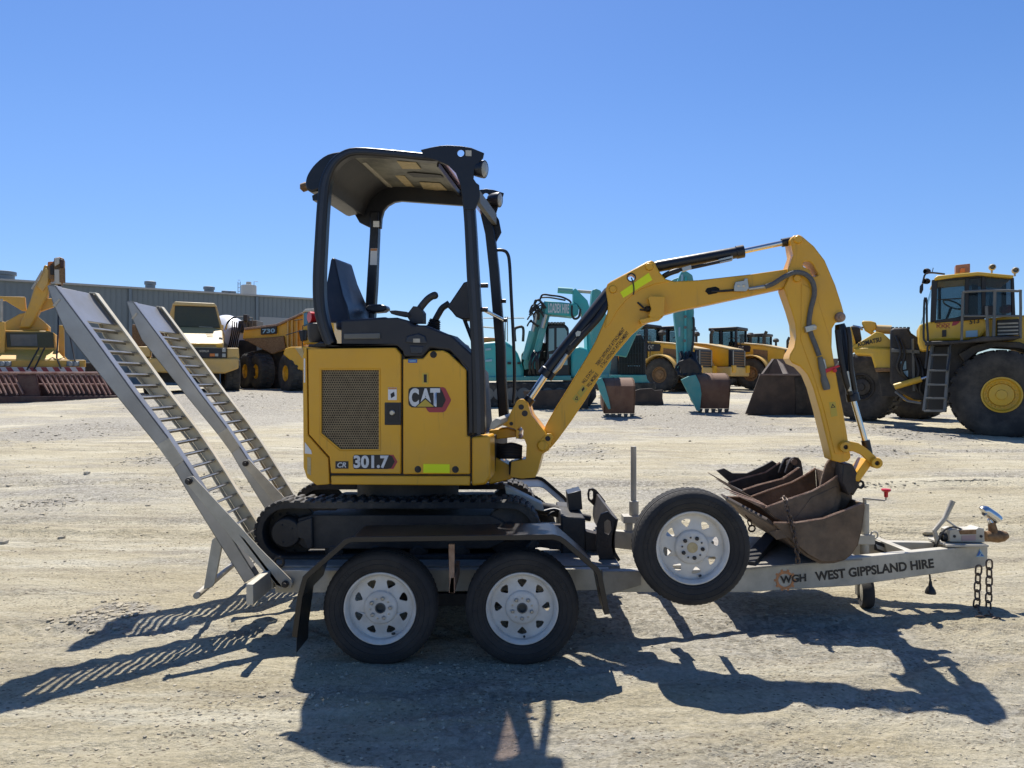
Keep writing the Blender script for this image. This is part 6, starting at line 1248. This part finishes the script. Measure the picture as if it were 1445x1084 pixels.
MB().prism([fbl, fbr, bb1, bb0], V((0, 0, 0.05))).build('bucket_floor', RUSTB, bk)
MB().prism([ftl + V((0, -.03, 0)), ftr + V((0, -.03, 0)), ftr + V((0, -.03, .05)), ftl + V((0, -.03, .05))], V((0, .12, 0))).build('bucket_rim', mat('sunlit_bucket_inside', (0,0,0)), bk)
MB().prism([W(1096, 507, bD+1.4), W(1104, 514, bD+.9), W(1113, 531, bD+.15), W(1106, 531, bD+.15)], V((0.05, 0.05, 0))).build('bucket_brace', BLADE, bk)
MB().prism([W(1122, 533, bD+.05), W(1134, 533, bD+.05), W(1140, 584, bD+.1), W(1124, 583, bD+.12)], V((0, 0.08, 0))).build('bucket_rib', RUSTD, bk)
m = MB(); m.tube([Wb(1264, 553, D+.9), Wb(1281, 566, D+.6), Wb(1300, 569, D+.5)], 0.03, 8); m.build('tow_bar', GREYM, kl)

# ================================================================== GROUND
def gheight(x, y):
    z = gbase(x, y); p = V((x, y, 0))
    fl = sstep(2.4, 3.4, y)*(1-sstep(5.6, 6.6, y))*sstep(-3.2, -2.2, x)*(1-sstep(3.2, 4.2, x))   # packed level where the trailer stands
    n = noise.noise(p*0.35)*0.05*(1-fl*0.9) + noise.noise(V((x*0.5, y*1.8, 2.0)))*0.022*(1-fl*0.5)
    n += noise.noise(V((x*3, y*6, 5)))*0.007 + noise.noise(p*9)*0.0075 + noise.noise(p*24)*0.0045
    n += (0.5-abs(noise.noise(V((x*0.9, y*2.6, 8)))))*0.020*(1-fl*0.6) + (0.5-abs(noise.noise(V((x*4.1, y*7.0, 1)))))*0.010
    # old wheel ruts run along the yard
    for y0, a in ((4.35, 0.018), (6.9, 0.03), (7.5, 0.025), (9.4, 0.03), (10.1, 0.03), (13.0, 0.04), (17, 0.05)):
        yy = y - y0 - 0.10*noise.noise(V((x*0.4, y0, 0)))*2
        if abs(yy) < 0.5:
            n += -a*math.exp(-(yy/0.10)**2) + a*0.6*math.exp(-((abs(yy)-0.2)/0.07)**2)
            if a < 0.04: n += 0.010*math.exp(-(yy/0.14)**2)*math.sin(x*38 + 3*math.copysign(1, yy)*yy*18)
    if y < 3.9:      # crossing tyre marks near the camera
        for a0, b0 in ((1.05, 2.95), (1.32, 2.95), (-2.2, 2.7)):
            q = (x-a0)*0.62 - (y-b0)*0.78 if a0 > 0 else (x-a0)*0.3 - (y-b0)*0.95
            if abs(q) < 0.2: n += -0.010*math.exp(-(q/0.07)**2) + 0.008*math.exp(-((abs(q)-0.12)/0.03)**2) + 0.005*math.exp(-(q/0.07)**2)*math.sin((x*0.78+y*0.62)*70)
    cr = noise.noise(V((x*2.1, y*3.2, 13)))
    if cr > 0.12: n += (cr-0.12)*0.035*(0.6+noise.noise(V((x*14, y*20, 3))))*(1-fl*0.3)
    amp = 1.0 if y < 40 else 0.3
    if y > 60: amp = 0.0
    return z + n*amp
bm = bmesh.new()
rows = [-60, -12, -3, 0.6, 1.2]; y = 1.6
while y < 70: rows.append(y); y *= 1.0 + (0.006 if y < 8 else 0.010 if y < 20 else 0.02)
rows += [80, 110, 180, 400, 1200, 4000]
nc = 520; grid = []
for y in rows:
    wd = max(4.0, abs(y))*1.05 if y < 70 else y*1.3
    if y < 1.5: wd = 60
    r = []
    for i in range(nc+1):
        t = 2*i/nc-1; x = wd*(t + 0.35*t*abs(t)**4) ; r.append(bm.verts.new((x, y, gheight(x, y))))
    grid.append(r)
for a, b in zip(grid, grid[1:]):
    for i in range(nc): bm.faces.new((a[i], a[i+1], b[i+1], b[i]))
def on_ground(px, py):
    D = 1.5705/((py-CY)/F + 0.025) if py < 690 else H*F/(py-CY); return ((px-CX)/F*D, D)
BEDS = []
for px, py, rx, ry, s in ((1275, 612, 70, 16, 1.0), (1370, 688, 60, 8, 0.9), (1210, 640, 130, 14, 0.7), (960, 590, 210, 26, 0.85), (820, 640, 70, 14, 0.6), (330, 575, 190, 16, 0.9), (60, 615, 160, 20, 0.7), (150, 868, 60, 22, 0.9), (215, 650, 60, 9, 0.5), (60, 722, 70, 10, 0.5), (1120, 660, 60, 10, 0.6), (640, 1010, 260, 70, 0.5), (1180, 690, 120, 10, 0.4), (330, 700, 120, 12, 0.45), (420, 990, 160, 30, 0.3)):
    c = on_ground(px, py); a = on_ground(px+rx, py); b = on_ground(px, py-ry); d = on_ground(px, py+ry); BEDS.append((c[0], (b[1]+d[1])/2, abs(a[0]-c[0]), abs(b[1]-d[1])/2, s))
me = bpy.data.meshes.new('ground'); bm.to_mesh(me); bm.free()
at = me.attributes.new('gravel_bed', 'FLOAT', 'POINT'); val = [0.0]*len(me.vertices)
for i, v in enumerate(me.vertices):
    x, y, _ = v.co
    if 1 < y < 40:
        k = 0.0
        for cx, cy, rx, ry, s in BEDS:
            q = ((x-cx)/rx)**2 + ((y-cy)/ry)**2
            if q < 4: k = max(k, s*math.exp(-q*0.9))
        val[i] = k
at.data.foreach_set('value', val)
for p in me.polygons: p.use_smooth = True
gnd = bpy.data.objects.new('ground', me); COL.objects.link(gnd); gnd['kind'] = 'structure'
def ground_mat():
    m = bpy.data.materials.new('packed_clay_and_gravel'); m.use_nodes = True; nt = m.node_tree; N = nt.nodes; L = nt.links; b = N['Principled BSDF']
    b.inputs['Roughness'].default_value = 0.92; b.inputs['Specular IOR Level'].default_value = 0.2
    g = N.new('ShaderNodeNewGeometry').outputs['Position']
    def mp(s):
        q = N.new('ShaderNodeMapping'); q.inputs['Scale'].default_value = s; L.new(g, q.inputs['Vector']); return q.outputs['Vector']
    def ns(vec, sc, det=6, ro=0.6):
        q = N.new('ShaderNodeTexNoise'); q.inputs['Scale'].default_value = sc; q.inputs['Detail'].default_value = det; q.inputs['Roughness'].default_value = ro; L.new(vec, q.inputs['Vector']); return q.outputs['Fac']
    def ramp(fac, stops):
        q = N.new('ShaderNodeValToRGB'); e = q.color_ramp.elements
        e[0].position, e[0].color = stops[0][0], (*stops[0][1], 1); e[1].position, e[1].color = stops[-1][0], (*stops[-1][1], 1)
        for p_, c_ in stops[1:-1]: z = e.new(p_); z.color = (*c_, 1)
        L.new(fac, q.inputs['Fac']); return q.outputs['Color']
    def mix(f, a, c, bt='MIX'):
        q = N.new('ShaderNodeMix'); q.data_type = 'RGBA'; q.blend_type = bt
        for s_, v_ in (('Factor', f), ('A', a), ('B', c)):
            if isinstance(v_, (int, float)): q.inputs[s_].default_value = v_
            elif isinstance(v_, tuple): q.inputs[s_].default_value = (*v_, 1)
            else: L.new(v_, q.inputs[s_])
        return q.outputs['Result']
    base = ramp(ns(mp((0.45, 1.0, 1)), 1.3, 9, 0.62), [(0.36, (0.38, 0.325, 0.205)), (0.5, (0.46, 0.405, 0.272)), (0.64, (0.53, 0.482, 0.345))])
    # broad mottling: pale dry crust and darker streaks
    base = mix(ramp(ns(mp((0.16, 0.34, 1)), 1.0, 7, 0.6), [(0.50, (0, 0, 0)), (0.62, (0.75, 0.75, 0.75))]), base, (0.59, 0.55, 0.42))
    base = mix(ramp(ns(mp((0.20, 2.4, 1)), 1.5, 8, 0.65), [(0.50, (0, 0, 0)), (0.64, (0.78, 0.78, 0.78))]), base, (0.25, 0.218, 0.16))
    base = mix(ramp(ns(mp((0.30, 1.9, 1)), 1.1, 9, 0.7), [(0.54, (0, 0, 0)), (0.66, (0.7, 0.7, 0.7))]), base, (0.65, 0.615, 0.49))
    # grey gravel beds
    gmask = ramp(ns(mp((0.15, 0.36, 1)), 0.9, 7, 0.62), [(0.48, (0, 0, 0)), (0.57, (0.9, 0.9, 0.9))])
    spk = N.new('ShaderNodeTexVoronoi'); spk.inputs['Scale'].default_value = 30; L.new(g, spk.inputs['Vector'])
    grav = ramp(spk.outputs['Color'], [(0.1, (0.17, 0.16, 0.14)), (0.5, (0.30, 0.285, 0.245)), (0.9, (0.48, 0.45, 0.39))])
    base = mix(gmask, base, grav)
    atn = N.new('ShaderNodeAttribute'); atn.attribute_name = 'gravel_bed'
    ad = N.new('ShaderNodeMath'); ad.operation = 'MULTIPLY_ADD'; ad.inputs[1].default_value = 0.75; L.new(atn.outputs['Fac'], ad.inputs[0]); L.new(ns(mp((0.6, 1.6, 1)), 2.2, 9, 0.72), ad.inputs[2])
    bed = ramp(ad.outputs[0], [(0.74, (0, 0, 0)), (0.92, (0.92, 0.92, 0.92))])
    grav2 = ramp(spk.outputs['Color'], [(0.1, (0.14, 0.13, 0.115)), (0.5, (0.26, 0.245, 0.215)), (0.9, (0.42, 0.40, 0.35))])
    base = mix(bed, base, grav2)
    fine = ns(g, 42, 6, 0.72); base = mix(0.26, base, ramp(fine, [(0.36, (0.12, 0.10, 0.07)), (0.62, (0.74, 0.66, 0.50))]), 'MIX')
    # loose grit, denser in some places than others
    v2 = N.new('ShaderNodeTexVoronoi'); v2.inputs['Scale'].default_value = 30; v2.inputs['Randomness'].default_value = 1.0; L.new(mp((1, 1.7, 1)), v2.inputs['Vector'])
    dm = N.new('ShaderNodeMath'); dm.operation = 'LESS_THAN'; dm.inputs[1].default_value = 0.25; L.new(v2.outputs['Distance'], dm.inputs[0])
    nm = N.new('ShaderNodeMath'); nm.operation = 'GREATER_THAN'; nm.inputs[1].default_value = 0.50; L.new(ns(g, 1.9, 7, 0.7), nm.inputs[0])
    mm = N.new('ShaderNodeMath'); mm.operation = 'MULTIPLY'; L.new(dm.outputs[0], mm.inputs[0]); L.new(nm.outputs[0], mm.inputs[1])
    base = mix(mm.outputs[0], base, (0.20, 0.165, 0.115))
    L.new(base, b.inputs['Base Color'])
    h = N.new('ShaderNodeMath'); h.operation = 'ADD'; L.new(ns(g, 38, 8, 0.72), h.inputs[0])
    h2 = N.new('ShaderNodeMath'); h2.operation = 'MULTIPLY'; h2.inputs[1].default_value = 1.6; L.new(ns(mp((0.5, 1.6, 1)), 6.5, 7, 0.65), h2.inputs[0]); L.new(h2.outputs[0], h.inputs[1])
    bp_ = N.new('ShaderNodeBump'); bp_.inputs['Strength'].default_value = 0.9; bp_.inputs['Distance'].default_value = 0.034
    L.new(h.outputs[0], bp_.inputs['Height']); L.new(bp_.outputs['Normal'], b.inputs['Normal'])
    return m
me.materials.append(ground_mat())
# loose stones
random.seed(11); bm = bmesh.new(); bmesh.ops.create_icosphere(bm, subdivisions=1, radius=1.0); bm.verts.ensure_lookup_table()
ICO_V = [v.co.copy() for v in bm.verts]; ICO_F = [[v.index for v in f.verts] for f in bm.faces]; bm.free(); RV, RF = [], []
def rock(x, y, s):
    z = gheight(x, y); rt = Matrix.Rotation(random.uniform(0, 6.28), 3, 'Z'); n0 = len(RV)
    sx, sy, sz = s*random.uniform(0.7, 1.4), s*random.uniform(0.7, 1.2), s*random.uniform(0.4, 0.8)
    for v in ICO_V:
        p = rt @ V((v.x*sx*random.uniform(0.75, 1.2), v.y*sy*random.uniform(0.75, 1.2), v.z*sz*random.uniform(0.75, 1.2))); RV.append(p + V((x, y, z + s*0.12)))
    RF.extend([[i+n0 for i in f] for f in ICO_F])
for k in range(9000):
    y = 2.2 + 12*random.random()**1.8; x = random.uniform(-1, 1)*y*0.85
    if noise.noise(V((x*0.6, y*0.9, 3))) < -0.12 and random.random() < 0.75: continue
    rock(x, y, random.choice((0.003, 0.003, 0.004, 0.004, 0.005, 0.005, 0.006, 0.007, 0.009)) * (1 + y*0.05))
for k in range(24): y = 6 + 16*random.random(); x = random.uniform(-0.7, 0.8)*y; rock(x, y, random.uniform(0.02, 0.05))
for cx, cy, rx, ry, s in BEDS:        # coarser stones gather in the gravel beds
    for k in range(int(260*s)):
        rock(cx + random.gauss(0, rx*0.45), cy + random.gauss(0, ry*0.45), random.choice((0.006, 0.008, 0.01, 0.012, 0.016, 0.022))*(1 if cy > 4.2 else 0.55)*(1 + max(0, cy-8)*0.06))
for wx in (-0.68, 0.0545):
    for k in range(90): rock(wx + random.gauss(0, 0.2), 3.86 + random.choice((-1, -1, 1))*random.uniform(0.06, 0.22), random.choice((0.004, 0.005, 0.007, 0.01)))
me2 = bpy.data.meshes.new('gravel'); me2.from_pydata(RV, [], RF); me2.materials.append(mat('loose_stone', (0.33, 0.285, 0.20), 0.9, 0, (0.46, 0.41, 0.31), 8, bump=0.3, bscale=120))
gv = bpy.data.objects.new('gravel', me2); COL.objects.link(gv); gv['kind'] = 'stuff'

# ================================================================== LIGHT, SKY, CAMERA
sd = V((0.125, -0.562, -1.0)).normalized()
sun = bpy.data.lights.new('sun', 'SUN'); sun.energy = 5.0; sun.angle = R(0.53); sun.color = (1.0, 0.955, 0.88)
so = bpy.data.objects.new('sun', sun); COL.objects.link(so); so.rotation_euler = sd.to_track_quat('-Z', 'Y').to_euler(); so.location = (-4, 14, 20)
el = math.asin(-sd.z); az = math.atan2(-sd.x, -sd.y)
w = bpy.data.worlds.new('World'); scn.world = w; w.use_nodes = True; nt = w.node_tree; bg = nt.nodes['Background']
sky = nt.nodes.new('ShaderNodeTexSky'); sky.sky_type = 'NISHITA'; sky.sun_disc = False; sky.sun_elevation = el; sky.sun_rotation = az; sky.altitude = 50; sky.air_density = 1.0; sky.dust_density = 0.3; sky.ozone_density = 2.6
hs = nt.nodes.new('ShaderNodeHueSaturation'); hs.inputs['Saturation'].default_value = 1.24; hs.inputs['Value'].default_value = 1.0
tn = nt.nodes.new('ShaderNodeMix'); tn.data_type = 'RGBA'; tn.blend_type = 'MULTIPLY'; tn.inputs['Factor'].default_value = 1.0; tn.inputs['B'].default_value = (0.93, 0.885, 0.97, 1)
nt.links.new(sky.outputs[0], tn.inputs['A']); nt.links.new(tn.outputs['Result'], hs.inputs['Color']); tc = nt.nodes.new('ShaderNodeTexCoord'); sx = nt.nodes.new('ShaderNodeSeparateXYZ'); nt.links.new(tc.outputs['Generated'], sx.inputs[0])
mr = nt.nodes.new('ShaderNodeMapRange'); mr.inputs['From Min'].default_value = 0.0; mr.inputs['From Max'].default_value = 0.32; mr.interpolation_type = 'SMOOTHSTEP'; nt.links.new(sx.outputs['Z'], mr.inputs['Value'])
hz = nt.nodes.new('ShaderNodeMix'); hz.data_type = 'RGBA'; hz.inputs['A'].default_value = (0.60, 0.76, 0.90, 1); hz.inputs['B'].default_value = (1, 1, 1, 1); nt.links.new(mr.outputs['Result'], hz.inputs['Factor'])
h2 = nt.nodes.new('ShaderNodeMix'); h2.data_type = 'RGBA'; h2.blend_type = 'MULTIPLY'; h2.inputs['Factor'].default_value = 1.0; nt.links.new(hs.outputs[0], h2.inputs['A']); nt.links.new(hz.outputs['Result'], h2.inputs['B']); nt.links.new(h2.outputs['Result'], bg.inputs['Color']); bg.inputs['Strength'].default_value = 0.10
cam = bpy.data.cameras.new('camera'); co = bpy.data.objects.new('camera', cam); COL.objects.link(co); co.location = (0, 0, H); co.rotation_euler = (R(90), 0, 0)
cam.sensor_width = 36; cam.lens = 36*F/1445; cam.shift_x = (722.5-CX)/1445; cam.shift_y = -(542-CY)/1445; cam.clip_end = 6000; cam.clip_start = 0.05
scn.camera = co
vs = scn.view_settings; vs.view_transform = 'Standard'; vs.look = 'None'; vs.exposure = 0.55; vs.gamma = 1.0
scn.render.engine = 'CYCLES'; scn.cycles.max_bounces = 8; scn.cycles.transparent_max_bounces = 12; scn.cycles.use_denoising = True; scn.cycles.caustics_reflective = False; scn.cycles.caustics_refractive = False; scn.cycles.sample_clamp_indirect = 3.0; scn.cycles.denoiser = 'OPENIMAGEDENOISE'; scn.cycles.denoising_input_passes = 'RGB_ALBEDO_NORMAL'; scn.cycles.denoising_prefilter = 'ACCURATE'
